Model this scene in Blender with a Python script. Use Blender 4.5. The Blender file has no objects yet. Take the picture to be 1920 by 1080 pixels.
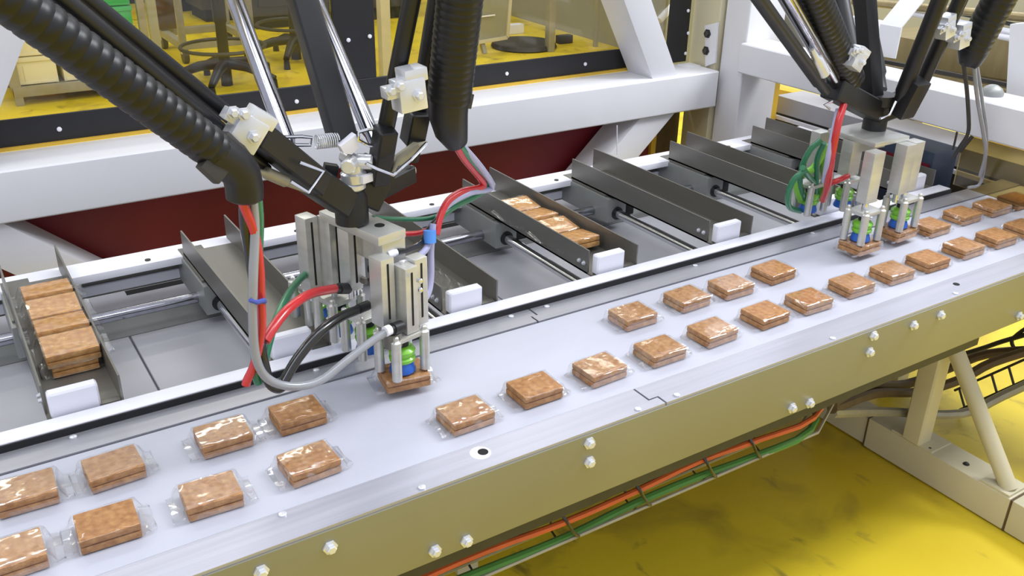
import bpy, bmesh, math, random
from mathutils import Vector, Matrix
random.seed(7)
S = bpy.context.scene
COL = S.collection
PI = math.pi

# ------------------------------------------------------------------ camera, world, lights, exposure
RX = Vector((0.8429746925, 0.2174597580, -0.4920415850))   # world x, y, z expressed in camera axes
RY = Vector((-0.5376375633, 0.3718891403, -0.7567326594))
RZ = Vector((0.0184260211, 0.9024465197, 0.4304076681))
CAM = Vector((0, 0, 1.1))
FPX = 1740.0
cam_d = bpy.data.cameras.new('camera')
cam = bpy.data.objects.new('camera', cam_d); COL.objects.link(cam)
cam_d.sensor_width = 36; cam_d.lens = 36 * FPX / 1920; cam_d.clip_start = 0.02; cam_d.clip_end = 100
cam.matrix_world = Matrix(((RX.x, RX.y, RX.z, CAM.x), (RY.x, RY.y, RY.z, CAM.y), (RZ.x, RZ.y, RZ.z, CAM.z), (0, 0, 0, 1)))
S.camera = cam
W = bpy.data.worlds.new('hall_light'); S.world = W; W.use_nodes = True
W.node_tree.nodes['Background'].inputs[0].default_value = (0.86, 0.90, 1.0, 1)
W.node_tree.nodes['Background'].inputs[1].default_value = 0.95

def area(x, y, z, sx, sy, power, col=(0.95, 0.97, 1.0), tilt=0.0):
    l = bpy.data.lights.new('luminaire', 'AREA'); l.shape = 'RECTANGLE'; l.size = sx; l.size_y = sy
    l.energy = power; l.color = col
    o = bpy.data.objects.new('luminaire', l); COL.objects.link(o); o.location = (x, y, z); o.rotation_euler = (tilt, 0, 0)
    return o
for lx in (-0.2, 1.2):            # bar lights added out of view to brighten the upright frame faces
    area(lx, 0.45, 2.1, 1.3, 0.4, 8, (0.93, 0.95, 1.0), math.radians(35))
area(3.2, 0.3, 2.8, 1.5, 0.6, 100)
for lx in (-0.8, 1.6, 4.0):
    for ly in (0.9, 3.2, 5.6):
        area(lx, ly, 3.3, 1.5, 1.1 if ly < 1 else 0.28, 20 if ly < 4 else 34)
S.view_settings.view_transform = 'Standard'; S.view_settings.look = 'None'
S.view_settings.exposure = 0.0; S.view_settings.gamma = 1.0; S.view_settings.use_curve_mapping = False

def at(px, py, **k):
    """the point of the place seen at a photograph pixel, on a plane x=, y= or z= (metres)"""
    (a, v), = k.items(); i = 'xyz'.index(a)
    c = Vector((px - 960, -(py - 540), -FPX))
    r = Vector((RX.dot(c), RY.dot(c), RZ.dot(c)))
    return CAM + r * ((v - CAM[i]) / r[i])

# ------------------------------------------------------------------ materials
def lin(c):
    return tuple((x / 255 / 12.92) if x / 255 <= 0.04045 else ((x / 255 + 0.055) / 1.055) ** 2.4 for x in c)
def mat(name, rgb, rough=0.5, metal=0.0, var=0.0, scale=(30, 30, 30), bump=0.0, bscale=200, coat=0.0, rgb2=None, detail=4):
    m = bpy.data.materials.new(name); m.use_nodes = True
    nt = m.node_tree; b = nt.nodes['Principled BSDF']
    b.inputs['Roughness'].default_value = rough; b.inputs['Metallic'].default_value = metal
    b.inputs['Coat Weight'].default_value = coat
    c = lin(rgb)
    tc = nt.nodes.new('ShaderNodeTexCoord'); mp = nt.nodes.new('ShaderNodeMapping'); mp.inputs['Scale'].default_value = scale
    nt.links.new(tc.outputs['Object'], mp.inputs['Vector'])
    n = nt.nodes.new('ShaderNodeTexNoise'); n.inputs['Scale'].default_value = 1.0; n.inputs['Detail'].default_value = detail
    nt.links.new(mp.outputs['Vector'], n.inputs['Vector'])
    r = nt.nodes.new('ShaderNodeValToRGB')
    d = lin(rgb2) if rgb2 else tuple(x * (1 - var) for x in c)
    r.color_ramp.elements[0].position = 0.32; r.color_ramp.elements[1].position = 0.68
    r.color_ramp.elements[0].color = (*d, 1); r.color_ramp.elements[1].color = (*c, 1)
    nt.links.new(n.outputs['Fac'], r.inputs['Fac']); nt.links.new(r.outputs['Color'], b.inputs['Base Color'])
    if bump:
        n2 = nt.nodes.new('ShaderNodeTexNoise'); n2.inputs['Scale'].default_value = bscale; n2.inputs['Detail'].default_value = 3
        nt.links.new(tc.outputs['Object'], n2.inputs['Vector'])
        bp = nt.nodes.new('ShaderNodeBump'); bp.inputs['Strength'].default_value = bump; bp.inputs['Distance'].default_value = 0.002
        nt.links.new(n2.outputs['Fac'], bp.inputs['Height']); nt.links.new(bp.outputs['Normal'], b.inputs['Normal'])
    return m
M = {}
M['frame_white'] = mat('painted white steel', (222, 222, 227), 0.38, var=0.05, scale=(6, 6, 6), bump=0.05, bscale=90)
M['cream'] = mat('cream painted steel', (206, 198, 168), 0.4, var=0.08, scale=(5, 5, 5))
M['pvc'] = mat('white plastic', (240, 240, 250), 0.3, var=0.04, scale=(8, 60, 60))
M['belt'] = mat('pale belt', (182, 184, 196), 0.42, var=0.10, scale=(4, 9, 4), bump=0.08, bscale=500)
M['steel'] = mat('brushed stainless', (186, 186, 197), 0.38, 0.45, var=0.14, scale=(3, 160, 3), bump=0.03, bscale=300)
M['bed'] = mat('stainless bed plate', (172, 172, 180), 0.36, 0.45, var=0.14, scale=(5, 60, 5))
M['side'] = mat('stainless side beam', (148, 147, 132), 0.42, 0.5, var=0.1, scale=(4, 4, 4))
M['sheet'] = mat('pale table sheet', (186, 186, 193), 0.45, 0.2, var=0.14, scale=(9, 9, 9))
M['tray'] = mat('dull grey steel', (132, 130, 124), 0.42, 0.6, var=0.16, scale=(30, 5, 30))
M['block'] = mat('grey anodised aluminium', (150, 152, 150), 0.42, 0.35, var=0.1)
M['alu'] = mat('machined aluminium', (205, 205, 200), 0.3, 0.5, var=0.12, scale=(20, 20, 90))
M['chrome'] = mat('bright chrome', (225, 226, 230), 0.12, 1.0, var=0.05)
M['zinc'] = mat('zinc bolt', (224, 226, 232), 0.2, 0.4, var=0.1)
M['black'] = mat('black plastic', (24, 24, 28), 0.42, var=0.25, scale=(25, 25, 25))
M['conduit'] = mat('black corrugated plastic', (11, 11, 14), 0.40, var=0.1)
M['carbon'] = mat('carbon tube', (34, 34, 37), 0.36, var=0.3, scale=(80, 80, 80))
M['gloss'] = mat('glossy grey tube', (176, 176, 186), 0.13, 1.0, var=0.25, scale=(60, 60, 10))
M['rubber'] = mat('black rubber', (30, 30, 34), 0.55, var=0.2)
M['red'] = mat('red hose', (205, 45, 50), 0.25, var=0.15, coat=0.4)
M['greenh'] = mat('green hose', (40, 125, 85), 0.25, var=0.15, coat=0.4)
M['blackh'] = mat('black hose', (26, 26, 28), 0.22, var=0.15, coat=0.4)
M['greyh'] = mat('grey hose', (150, 152, 158), 0.25, var=0.1, coat=0.4)
M['lilac'] = mat('pale lilac hose', (176, 176, 212), 0.25, var=0.1, coat=0.4)
M['tie'] = mat('blue tie', (70, 85, 170), 0.4)
M['bluetape'] = mat('light blue tape', (85, 150, 235), 0.4)
M['cupg'] = mat('lime suction bellows', (130, 205, 60), 0.28, var=0.15, coat=0.3)
M['cupb'] = mat('blue suction lip', (45, 105, 205), 0.35, var=0.15)
M['biscuit'] = mat('baked biscuit', (186, 138, 86), 0.75, scale=(120, 120, 120), rgb2=(150, 100, 54), bump=0.5, bscale=420)
M['biscuit_pale'] = mat('golden biscuit', (214, 162, 96), 0.75, scale=(120, 120, 120), rgb2=(178, 122, 62), bump=0.5, bscale=420)
M['maroon'] = mat('maroon board', (126, 30, 46), 0.5, var=0.25, scale=(5, 5, 5))
M['yellow'] = mat('yellow paint', (222, 180, 60), 0.5, var=0.1)
M['crate_green'] = mat('green crate plastic', (70, 178, 108), 0.45, var=0.08, scale=(4, 4, 4))
M['crate_cream'] = mat('cream crate plastic', (232, 224, 190), 0.45, var=0.06, scale=(4, 4, 4))
M['trolley'] = mat('grey trolley steel', (165, 160, 140), 0.45, 0.3, var=0.15)
M['brown'] = mat('brown board', (96, 76, 48), 0.6, var=0.3)
M['dark'] = mat('dark grey steel', (62, 60, 58), 0.5, 0.2, var=0.2)
M['tan'] = mat('tan brushed panel', (160, 145, 105), 0.35, 0.5, var=0.2, scale=(8, 60, 8))
M['board'] = mat('grey board', (150, 148, 126), 0.5, var=0.06)
M['wall'] = mat('pale wall', (188, 184, 160), 0.7, var=0.05, scale=(2, 2, 2))
M['orange'] = mat('orange cable', (214, 98, 40), 0.45, var=0.15)
M['greenc'] = mat('green cable', (70, 130, 50), 0.45, var=0.2)
M['box_blue'] = mat('dark slate enclosure', (62, 74, 96), 0.4, var=0.2)
M['soot'] = mat('soot black slot', (14, 14, 15), 0.8)

def film_mat(name, lo, hi, rough, bscale, strength, tint=(1, 1, 1)):
    m = bpy.data.materials.new(name); m.use_nodes = True; nt = m.node_tree
    for n in list(nt.nodes): nt.nodes.remove(n)
    out = nt.nodes.new('ShaderNodeOutputMaterial'); mix = nt.nodes.new('ShaderNodeMixShader')
    tr = nt.nodes.new('ShaderNodeBsdfTransparent'); gl = nt.nodes.new('ShaderNodeBsdfGlossy')
    tr.inputs[0].default_value = (*tint, 1)
    gl.inputs['Roughness'].default_value = rough
    lw = nt.nodes.new('ShaderNodeLayerWeight'); lw.inputs['Blend'].default_value = 0.35
    mr = nt.nodes.new('ShaderNodeMapRange'); mr.inputs['To Min'].default_value = lo; mr.inputs['To Max'].default_value = hi
    nt.links.new(lw.outputs['Fresnel'], mr.inputs['Value']); nt.links.new(mr.outputs[0], mix.inputs[0])
    nt.links.new(tr.outputs[0], mix.inputs[1]); nt.links.new(gl.outputs[0], mix.inputs[2]); nt.links.new(mix.outputs[0], out.inputs[0])
    if strength:
        tc = nt.nodes.new('ShaderNodeTexCoord'); n2 = nt.nodes.new('ShaderNodeTexNoise')
        oi = nt.nodes.new('ShaderNodeObjectInfo'); ad = nt.nodes.new('ShaderNodeVectorMath')
        nt.links.new(tc.outputs['Object'], ad.inputs[0]); nt.links.new(oi.outputs['Location'], ad.inputs[1])
        n2.inputs['Scale'].default_value = bscale; n2.inputs['Detail'].default_value = 2
        nt.links.new(ad.outputs[0], n2.inputs['Vector'])
        bp = nt.nodes.new('ShaderNodeBump'); bp.inputs['Strength'].default_value = strength; bp.inputs['Distance'].default_value = 0.004
        nt.links.new(n2.outputs['Fac'], bp.inputs['Height'])
        nt.links.new(bp.outputs['Normal'], gl.inputs['Normal']); nt.links.new(bp.outputs['Normal'], lw.inputs['Normal'])
    return m
M['film'] = film_mat('clear wrapper film', 0.035, 0.24, 0.11, 34, 0.5)
M['pane'] = film_mat('clear guard pane', 0.015, 0.5, 0.05, 1, 0, (0.87, 0.85, 0.78))
M['amber'] = film_mat('amber tinted pane', 0.06, 0.6, 0.25, 1, 0, (0.72, 0.62, 0.33))

def floor_mat():
    m = bpy.data.materials.new('yellow epoxy floor'); m.use_nodes = True; nt = m.node_tree; b = nt.nodes['Principled BSDF']
    tc = nt.nodes.new('ShaderNodeTexCoord')
    def noise(scale, det, lo, hi, dist=0.0, st=(1, 1, 1)):
        mp = nt.nodes.new('ShaderNodeMapping'); mp.inputs['Scale'].default_value = st
        nt.links.new(tc.outputs['Object'], mp.inputs['Vector'])
        n = nt.nodes.new('ShaderNodeTexNoise'); n.inputs['Scale'].default_value = scale; n.inputs['Detail'].default_value = det
        n.inputs['Distortion'].default_value = dist
        nt.links.new(mp.outputs[0], n.inputs['Vector'])
        mr = nt.nodes.new('ShaderNodeMapRange'); mr.inputs['From Min'].default_value = lo; mr.inputs['From Max'].default_value = hi
        nt.links.new(n.outputs['Fac'], mr.inputs['Value']); return mr.outputs[0]
    def mix(f, a, c):
        x = nt.nodes.new('ShaderNodeMix'); x.data_type = 'RGBA'; nt.links.new(f, x.inputs[0])
        if isinstance(a, tuple): x.inputs[6].default_value = (*a, 1)
        else: nt.links.new(a, x.inputs[6])
        x.inputs[7].default_value = (*c, 1); return x.outputs[2]
    c = mix(noise(1.6, 5, 0.35, 0.7), lin((230, 206, 46)), lin((208, 178, 36)))
    c = mix(noise(5.5, 7, 0.52, 0.84, 0.5), c, lin((134, 112, 46)))
    c = mix(noise(17, 6, 0.62, 0.80, 0.4, (1, 0.6, 1)), c, lin((84, 76, 50)))
    nt.links.new(c, b.inputs['Base Color']); b.inputs['Roughness'].default_value = 0.38
    return m
M['floor'] = floor_mat()

# ------------------------------------------------------------------ builders
def tag(o, label=None, cat=None, group=None, kind=None):
    if label: o['label'] = label
    if cat: o['category'] = cat
    if group: o['group'] = group
    if kind: o['kind'] = kind
    return o
def thing(name, label, cat, loc=(0, 0, 0), group=None, kind=None):
    o = bpy.data.objects.new(name, None); COL.objects.link(o); o.location = loc; o.empty_display_size = 0.05
    return tag(o, label, cat, group, kind)
def base_of(p):
    v = Vector((0, 0, 0))
    while p is not None:
        v = v + p.location; p = p.parent
    return v
def part(name, bm, m, parent=None, label=None, local=False, smooth=True):
    me = bpy.data.meshes.new(name)
    bmesh.ops.recalc_face_normals(bm, faces=bm.faces[:])
    if not local and parent is not None:
        bmesh.ops.translate(bm, verts=bm.verts[:], vec=-base_of(parent))
    bm.to_mesh(me); bm.free()
    me.materials.append(M[m] if isinstance(m, str) else m)
    if smooth:
        me.shade_smooth(); me.set_sharp_from_angle(angle=math.radians(38))
    o = bpy.data.objects.new(name, me); COL.objects.link(o)
    if parent is not None: o.parent = parent
    if label: o['label'] = label
    return o
def solo(name, bm, m, label, cat, group=None, kind=None, base=None):
    """a thing that is one mesh: its origin goes to its base"""
    vs = [v.co.copy() for v in bm.verts]
    lo = Vector((sum(v.x for v in vs) / len(vs), sum(v.y for v in vs) / len(vs), min(v.z for v in vs))) if base is None else Vector(base)
    bmesh.ops.translate(bm, verts=bm.verts[:], vec=-lo)
    o = part(name, bm, m, None, None, True); o.location = lo
    return tag(o, label, cat, group, kind)
def dup(o, parent=None):
    c = o.copy(); COL.objects.link(c); c.parent = parent
    for ch in list(o.children): dup(ch, c)
    return c
def B(): return bmesh.new()
def bevel(bm, geom_verts, w, seg=2):
    es = set()
    vs = set(geom_verts)
    for v in vs:
        for e in v.link_edges:
            if e.verts[0] in vs and e.verts[1] in vs: es.add(e)
    bmesh.ops.bevel(bm, geom=list(es), offset=w, segments=seg, affect='EDGES', profile=0.7)
def hexa(bm, c8, bev=0, seg=2):
    v = [bm.verts.new(p) for p in c8]
    for f in ((0, 1, 2, 3), (7, 6, 5, 4), (0, 4, 5, 1), (1, 5, 6, 2), (2, 6, 7, 3), (3, 7, 4, 0)): bm.faces.new([v[i] for i in f])
    if bev: bevel(bm, v, bev, seg)
    return bm
def box(bm, x0, x1, y0, y1, z0, z1, bev=0, seg=2):
    return hexa(bm, [(x0, y0, z0), (x1, y0, z0), (x1, y1, z0), (x0, y1, z0), (x0, y0, z1), (x1, y0, z1), (x1, y1, z1), (x0, y1, z1)], bev, seg)
def beam(bm, p0, p1, w, h, up=(0, 0, 1), bev=0, seg=2):
    """a bar of width w (sideways) and height h (along up) between two points"""
    p0, p1 = Vector(p0), Vector(p1); d = (p1 - p0).normalized(); s = d.cross(Vector(up)).normalized(); u = s.cross(d)
    c = []
    for p in (p0, p1):
        for a, b_ in ((-1, -1), (1, -1), (1, 1), (-1, 1)): c.append(p + s * a * w / 2 + u * b_ * h / 2)
    return hexa(bm, c, bev, seg)
def slab(bm, poly, ext, bev=0):
    """a polygon of 3-D points extruded by the vector ext"""
    a = [bm.verts.new(p) for p in poly]; b_ = [bm.verts.new(Vector(p) + Vector(ext)) for p in poly]
    n = len(poly); bm.faces.new(a); bm.faces.new(b_[::-1])
    for i in range(n): bm.faces.new((a[i], b_[i], b_[(i + 1) % n], a[(i + 1) % n]))
    if bev: bevel(bm, a + b_, bev)
    return bm
def smoothpath(pts, k=6):
    P = [Vector(p) for p in pts]
    if len(P) < 3: return P
    out = []
    for i in range(len(P) - 1):
        a = P[i - 1] if i else P[0] * 2 - P[1]; b_ = P[i]; c = P[i + 1]; d = P[i + 2] if i + 2 < len(P) else P[-1] * 2 - P[-2]
        for j in range(k):
            t = j / k
            out.append(0.5 * ((2 * b_) + (c - a) * t + (2 * a - 5 * b_ + 4 * c - d) * t * t + (3 * b_ - a - 3 * c + d) * t ** 3))
    return out + [P[-1]]
def tube(bm, pts, r, n=12, curve=False, k=6):
    P = smoothpath(pts, k) if curve else [Vector(p) for p in pts]
    rs = r if isinstance(r, (list, tuple)) else [r] * len(P)
    t = (P[1] - P[0]).normalized(); ref = Vector((0, 0, 1)) if abs(t.z) < 0.9 else Vector((1, 0, 0))
    u = t.cross(ref).normalized(); rings = []
    for i, p in enumerate(P):
        t = (P[min(i + 1, len(P) - 1)] - P[max(i - 1, 0)]).normalized()
        u = (u - t * u.dot(t)).normalized(); w = t.cross(u)
        rings.append([bm.verts.new(p + (u * math.cos(2 * PI * j / n) + w * math.sin(2 * PI * j / n)) * rs[i]) for j in range(n)])
    for a, b_ in zip(rings, rings[1:]):
        for j in range(n): bm.faces.new((a[j], a[(j + 1) % n], b_[(j + 1) % n], b_[j]))
    bm.faces.new(rings[0][::-1]); bm.faces.new(rings[-1])
    return bm
def rod(bm, p0, p1, r, n=16, r1=None): return tube(bm, [p0, p1], [r, r if r1 is None else r1], n)
def lathe(bm, prof, o, axis=(0, 0, 1), n=24):
    """profile of (distance along axis, radius)"""
    a = Vector(axis).normalized(); o = Vector(o)
    return tube(bm, [o + a * (h + i * 1e-6) for i, (h, r) in enumerate(prof)], [max(r, 1e-5) for h, r in prof], n)
def bolt(bm, p, axis, r=0.005, h=0.004):
    lathe(bm, [(0, r * 1.5), (h * 0.3, r * 1.5), (h * 0.31, r), (h * 0.85, r), (h, r * 0.75)], p, axis, 6 if r > 0.004 else 10)
    return bm
def coil(bm, p0, p1, r, wr, turns, n=6):
    p0, p1 = Vector(p0), Vector(p1); d = (p1 - p0); t = d.normalized(); u = t.cross(Vector((0.3, 0.2, 1))).normalized(); w = t.cross(u)
    k = turns * 10
    return tube(bm, [p0 + d * (i / k) + (u * math.cos(2 * PI * i / 10) + w * math.sin(2 * PI * i / 10)) * r for i in range(k + 1)], wr, n)
def lerp(a, b_, t): return Vector(a) * (1 - t) + Vector(b_) * t

# ================================================================== the setting
bm = B(); box(bm, -4, 9, -3, 9, -0.05, 0); o = part('floor', bm, 'floor'); o['kind'] = 'structure'
bm = B(); box(bm, -4, 9, 8.9, 9.0, 0, 3.2); o = part('wall_back', bm, 'wall'); o['kind'] = 'structure'

# ================================================================== belt conveyor
ZB = 0.5
conv = thing('belt_conveyor', 'long pale belt conveyor with steel edges and olive side beam carrying biscuit packs', 'conveyor', (0.8, 0.83, 0))
X0, X1 = -0.55, 1.835
bm = B(); box(bm, X0, X1, 0.7385, 0.944, ZB - 0.006, ZB - 0.0015, 0.0008, 1); part('belt', bm, 'belt', conv)
bm = B(); box(bm, X0, X1, 0.72, 0.99, ZB - 0.05, ZB - 0.007); part('bed', bm, 'tray', conv)
# front flange in two lengths with a stepped joint
def flange(name, poly):
    bm = B(); slab(bm, [(x, y, ZB - 0.004) for x, y in poly], (0, 0, 0.004)); return part(name, bm, 'steel', conv, smooth=False)
g = 0.0014
flange('front_flange', [(X0, 0.692), (0.674 - g, 0.692), (0.674 - g, 0.7065), (0.660 - g, 0.7065), (0.660 - g, 0.7365), (X0, 0.7365)])
flange('front_flange', [(0.674 + g, 0.692), (X1, 0.692), (X1, 0.7365), (0.660 + g, 0.7365), (0.660 + g, 0.7085), (0.674 + g, 0.7085)])
def bflange(poly):
    bm = B(); slab(bm, [(x, y, ZB - 0.004) for x, y in poly], (0, 0, 0.0042)); return part('back_flange', bm, 'bed', conv, smooth=False)
bflange([(X0, 0.9455), (0.659 - g, 0.9455), (0.659 - g, 0.962), (0.669 - g, 0.962), (0.669 - g, 0.9835), (X0, 0.9835)])
bflange([(0.659 + g, 0.9455), (X1, 0.9455), (X1, 0.9835), (0.669 + g, 0.9835), (0.669 + g, 0.962), (0.659 + g, 0.962)])
# front side beam: a folded channel with its top lip under the flange
bm = B()
hexa(bm, [(X0, 0.690, 0.405), (X1, 0.690, 0.405), (X1, 0.700, 0.405), (X0, 0.700, 0.405), (X0, 0.690, ZB - 0.0042), (X1, 0.690, ZB - 0.0042), (X1, 0.700, ZB - 0.0042), (X0, 0.700, ZB - 0.0042)], 0.0015)
part('side_beam', bm, 'side', conv, 'olive-looking stainless side beam')
bm = B(); box(bm, X0, 1.36, 0.752, 0.759, 0.352, 0.47); part('inner_beam', bm, 'side', conv)
bm = B(); box(bm, X0, 1.36, 0.7005, 0.704, 0.3815, 0.47); part('bottom_lip', bm, 'dark', conv)  # darker steel puts the shade under the side beam into the lip's colour
bm = B(); box(bm, X0, X1, 0.955, 0.985, 0.40, 0.49); part('rear_beam', bm, 'side', conv)
# white slide rail and black rubber edge at the rear of the belt
bm = B(); box(bm, X0, 1.66, 0.983, 0.9852, ZB, ZB + 0.0088); part('rubber_edge', bm, 'rubber', conv)
bm = B(); box(bm, X0, 1.66, 0.9854, 1.0112, ZB - 0.004, ZB + 0.0102, 0.0015); part('slide_rail', bm, 'pvc', conv)
# hole in the front flange: a countersunk slot
for hx, hy, r in ((0.434, 0.719, 0.006), (1.287, 0.719, 0.005), (1.336, 0.975, 0.005)):
    bm = B(); lathe(bm, [(0, r), (0.0006, r)], (hx, hy, ZB), n=16); part('slot', bm, 'soot', conv)
bm = B(); lathe(bm, [(0, 0.012), (0.0004, 0.011)], (0.431, 0.7195, ZB - 0.0001), n=20); part('polished_ring', bm, 'pvc', conv, 'bright worn ring round the hole')
for x, y in ((0.348, 0.698), (0.635, 0.698), (0.696, 0.698), (0.978, 0.698), (1.255, 0.699), (0.211, 0.731), (0.06, 0.976), (0.344, 0.976), (0.634, 0.976), (0.695, 0.976), (0.982, 0.976), (1.255, 0.976), (1.41, 0.976)):
    bm = B(); lathe(bm, [(0, 0.0042), (0.0018, 0.0042), (0.0026, 0.003)], (x, y, ZB), n=12); part('screw', bm, 'zinc', conv)
for x, z in ((0.558, .485), (0.56, .458), (0.242, .476), (0.357, .419), (0.396, .415), (0.173, .478), (1.056, .487), (1.055, .461), (1.148, .479), (1.212, .479), (0.906, .417), (0.942, .413), (1.444, .417)):
    bm = B(); bolt(bm, (x, 0.690, z), (0, -1, 0), 0.0052, 0.007); part('bolt', bm, 'zinc', conv)
# foot: round post, slanting strut and the floor bar
bm = B(); box(bm, 1.468, 1.508, 0.815, 0.855, 0.07, 0.47, 0.008, 3); part('square_post', bm, 'cream', conv)
sa, sb = at(1752, 678, x=1.45), at(1893, 925, x=1.47)
bm = B(); tube(bm, [(1.488, 0.86, 0.36), (1.497, 0.648, 0.072)], 0.0150, 20); part('strut', bm, 'cream', conv)
bm = B(); box(bm, 1.474, 1.53, 0.634, 0.69, 0.069, 0.075, 0.002); part('strut_plate', bm, 'cream', conv)
bm = B(); box(bm, 1.472, 1.54, 0.63, 0.932, 0.003, 0.07, 0.004); part('floor_bar', bm, 'cream', conv)
bm = B(); box(bm, 1.472, 1.54, 0.40, 0.626, 0.003, 0.07, 0.004); part('floor_bar', bm, 'cream', conv)
bm = B(); box(bm, 1.478, 1.534, 0.936, 1.06, 0.003, 0.065, 0.004); part('floor_bar', bm, 'cream', conv)
for y in (0.628, 0.934):
    bm = B(); box(bm, 1.474, 1.538, y - 0.002, y + 0.002, 0.0, 0.068); part('joint_plate', bm, 'brown', conv, 'rust-stained joint')
bm = B(); box(bm, 1.473, 1.535, 0.79, 0.88, 0.069, 0.074, 0.002); part('post_plate', bm, 'cream', conv)
for x, y in ((1.482, 0.80), (1.522, 0.868), (1.482, 0.645), (1.522, 0.642), (1.50, 0.735)):
    bm = B(); bolt(bm, (x, y, 0.07), (0, 0, 1), 0.004, 0.004); part('bolt', bm, 'dark', conv)

# ================================================================== cables and trays under the belt
t = thing('wire_cable_tray', 'thin grey wire tray slung beneath the front side beam', 'cable tray', (0.7, 0.72, 0.30))
for y, z in ((0.709, 0.3325), (0.738, 0.332)):
    bm = B(); tube(bm, [(X0, y, z), (1.0, y, z), (1.12, y + 0.06, z), (1.35, y + 0.3, z - 0.02)], 0.0026, 6); part('tray_wire', bm, 'trolley', t)
k = -0.4
while k < 1.0:
    bm = B(); tube(bm, [(k, 0.709, 0.3325), (k, 0.722, 0.326), (k, 0.738, 0.332), (k + 0.003, 0.740, 0.365)], 0.0016, 6); part('cross_wire', bm, 'dark', t); k += 0.118
for i, (y, z, r, m, lab, nm) in enumerate(((0.715, 0.3605, 0.0042, 'orange', 'orange cable running along under the side beam', 'orange_cable'),
                                        (0.716, 0.3350, 0.0055, 'greenc', 'green cable lying in the wire tray under the side beam', 'green_cable'),
                                        (0.738, 0.356, 0.004, 'brown', 'dull brown cable close behind the orange one', 'brown_cable'))):
    pts = [(X0 + j * 0.11, y + 0.0025 * math.sin(j * 1.7 + i), z + 0.002 * math.cos(j * 2.1 + i)) for j in range(15)]
    e = Vector(pts[-1]); pts += [(e.x + 0.10, e.y + 0.07 + i * 0.008, e.z - 0.005), (e.x + 0.3, e.y + 0.28, e.z - 0.02), (e.x + 0.6, e.y + 0.5, e.z - 0.05)]
    bm = B(); tube(bm, pts, r, 8, True, 3); solo(nm, bm, m, lab, 'cable')
bm = B()
for j, xx in enumerate((0.27, 0.545, 0.66, 0.775, 0.86)):
    tt = B(); tube(tt, [(xx, 0.714, 0.368), (xx + 0.003, 0.7085, 0.360), (xx + 0.010, 0.706, 0.346), (xx + 0.02, 0.7065, 0.334)], 0.0021, 6, True, 3)
    solo('cable_tie', tt, 'blackh', 'loose black cable tie dangling from the orange cable, number %d from the left' % (j + 1) if 0 else ['black cable tie at the picture foot, leftmost of five under the beam', 'black cable tie second from the left under the beam', 'black cable tie in the middle of the five under the beam', 'black cable tie fourth from the left under the beam', 'black cable tie furthest right under the beam'][j], 'cable tie', 'cable ties under the side beam')
bm.free()
# cable runs curving away on the right
def curve_px(pts, x, r, name, m, label):
    bm = B(); tube(bm, [at(px, py, x=x) for px, py in pts], r, 8, True, 4); return solo(name, bm, m, label, 'cable')
def curve_3(pts, r, name, m, label):
    bm = B(); tube(bm, [at(px, py, x=x) for px, py, x in pts], r, 8, True, 4); return solo(name, bm, m, label, 'cable')
curve_3([(1560, 766, 1.20), (1640, 738, 1.40), (1720, 735, 1.54), (1800, 712, 1.63), (1860, 680, 1.68), (1960, 648, 1.74)], 0.0095, 'cable_bundle', 'brown', 'thick dark cable bundle sagging behind the cream post')
curve_3([(1560, 758, 1.20), (1620, 724, 1.38), (1700, 720, 1.56), (1780, 690, 1.66), (1850, 664, 1.72), (1960, 655, 1.77)], 0.0095, 'cable_bundle', 'brown', 'dark cable bundle sagging just below the side beam at right')
curve_px([(1700, 690), (1790, 668), (1845, 652), (1880, 640), (1950, 620)], 1.78, 0.005, 'cable', 'dark', 'thin dark cable looping above the bundles at right')
curve_px([(1905, 660), (1897, 640), (1910, 625), (1940, 605)], 1.78, 0.004, 'cable', 'dark', 'small dark cable loop at the right picture edge')
t = thing('cable_ladder', 'dark wire cable ladder running over the bright yellow floor at right', 'cable ladder', at(1850, 720, x=1.75))
la, lb, lc, ld = at(1790, 732, x=1.76), at(1980, 648, x=1.76), at(1800, 768, x=1.76), at(1990, 682, x=1.76)
for a, b_ in ((la, lb), (lc, ld)):
    bm = B(); tube(bm, [a, b_], 0.003, 6); part('rail', bm, 'dark', t)
for j in range(6):
    bm = B(); tube(bm, [lerp(la, lb, 0.05 + j * 0.17), lerp(lc, ld, 0.05 + j * 0.17)], 0.0026, 6); part('rung', bm, 'dark', t)
curve_3([(1560, 774, 1.20), (1660, 772, 1.44), (1800, 776, 1.60), (1880, 742, 1.68), (1990, 690, 1.74)], 0.0095, 'cable_bundle', 'trolley', 'grey-green cable bundle lowest of those behind the slanting strut')

# ================================================================== tray table behind the belt
tab = thing('tray_table', 'pale steel table behind the belt with white rails and sliding rods', 'table', (0.8, 1.25, 0.30))
for i, (a, b_) in enumerate(((X0, 0.187), (0.187, 0.74), (0.74, 1.27), (1.27, 1.78))):
    bm = B(); box(bm, a + 0.0012, b_ - 0.0012, 1.02, 1.345, 0.414, 0.42, 0.001, 1); part('sheet', bm, 'sheet', tab)
bm = B(); box(bm, X0, 1.78, 1.00, 1.53, 0.40, 0.413); part('under_plate', bm, 'bed', tab)
bm = B(); box(bm, X0, 1.78, 1.35, 1.42, 0.413, 0.418); part('rear_strip', bm, 'block', tab)
for a in (0.215, 0.76, 1.29):
    bm = B(); box(bm, a, a + 0.10, 1.494, 1.512, 0.4185, 0.4195); part('slot', bm, 'soot', tab)
bm = B(); box(bm, X0, 1.78, 1.42, 1.53, 0.413, 0.419); part('rear_plate', bm, 'sheet', tab)
bm = B(); box(bm, X0, 1.78, 1.418, 1.472, 0.487, 0.50, 0.003); part('upper_rail', bm, 'pvc', tab)
bm = B(); box(bm, X0, 1.78, 1.452, 1.470, 0.447, 0.487); part('rail_web', bm, 'tray', tab)
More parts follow.
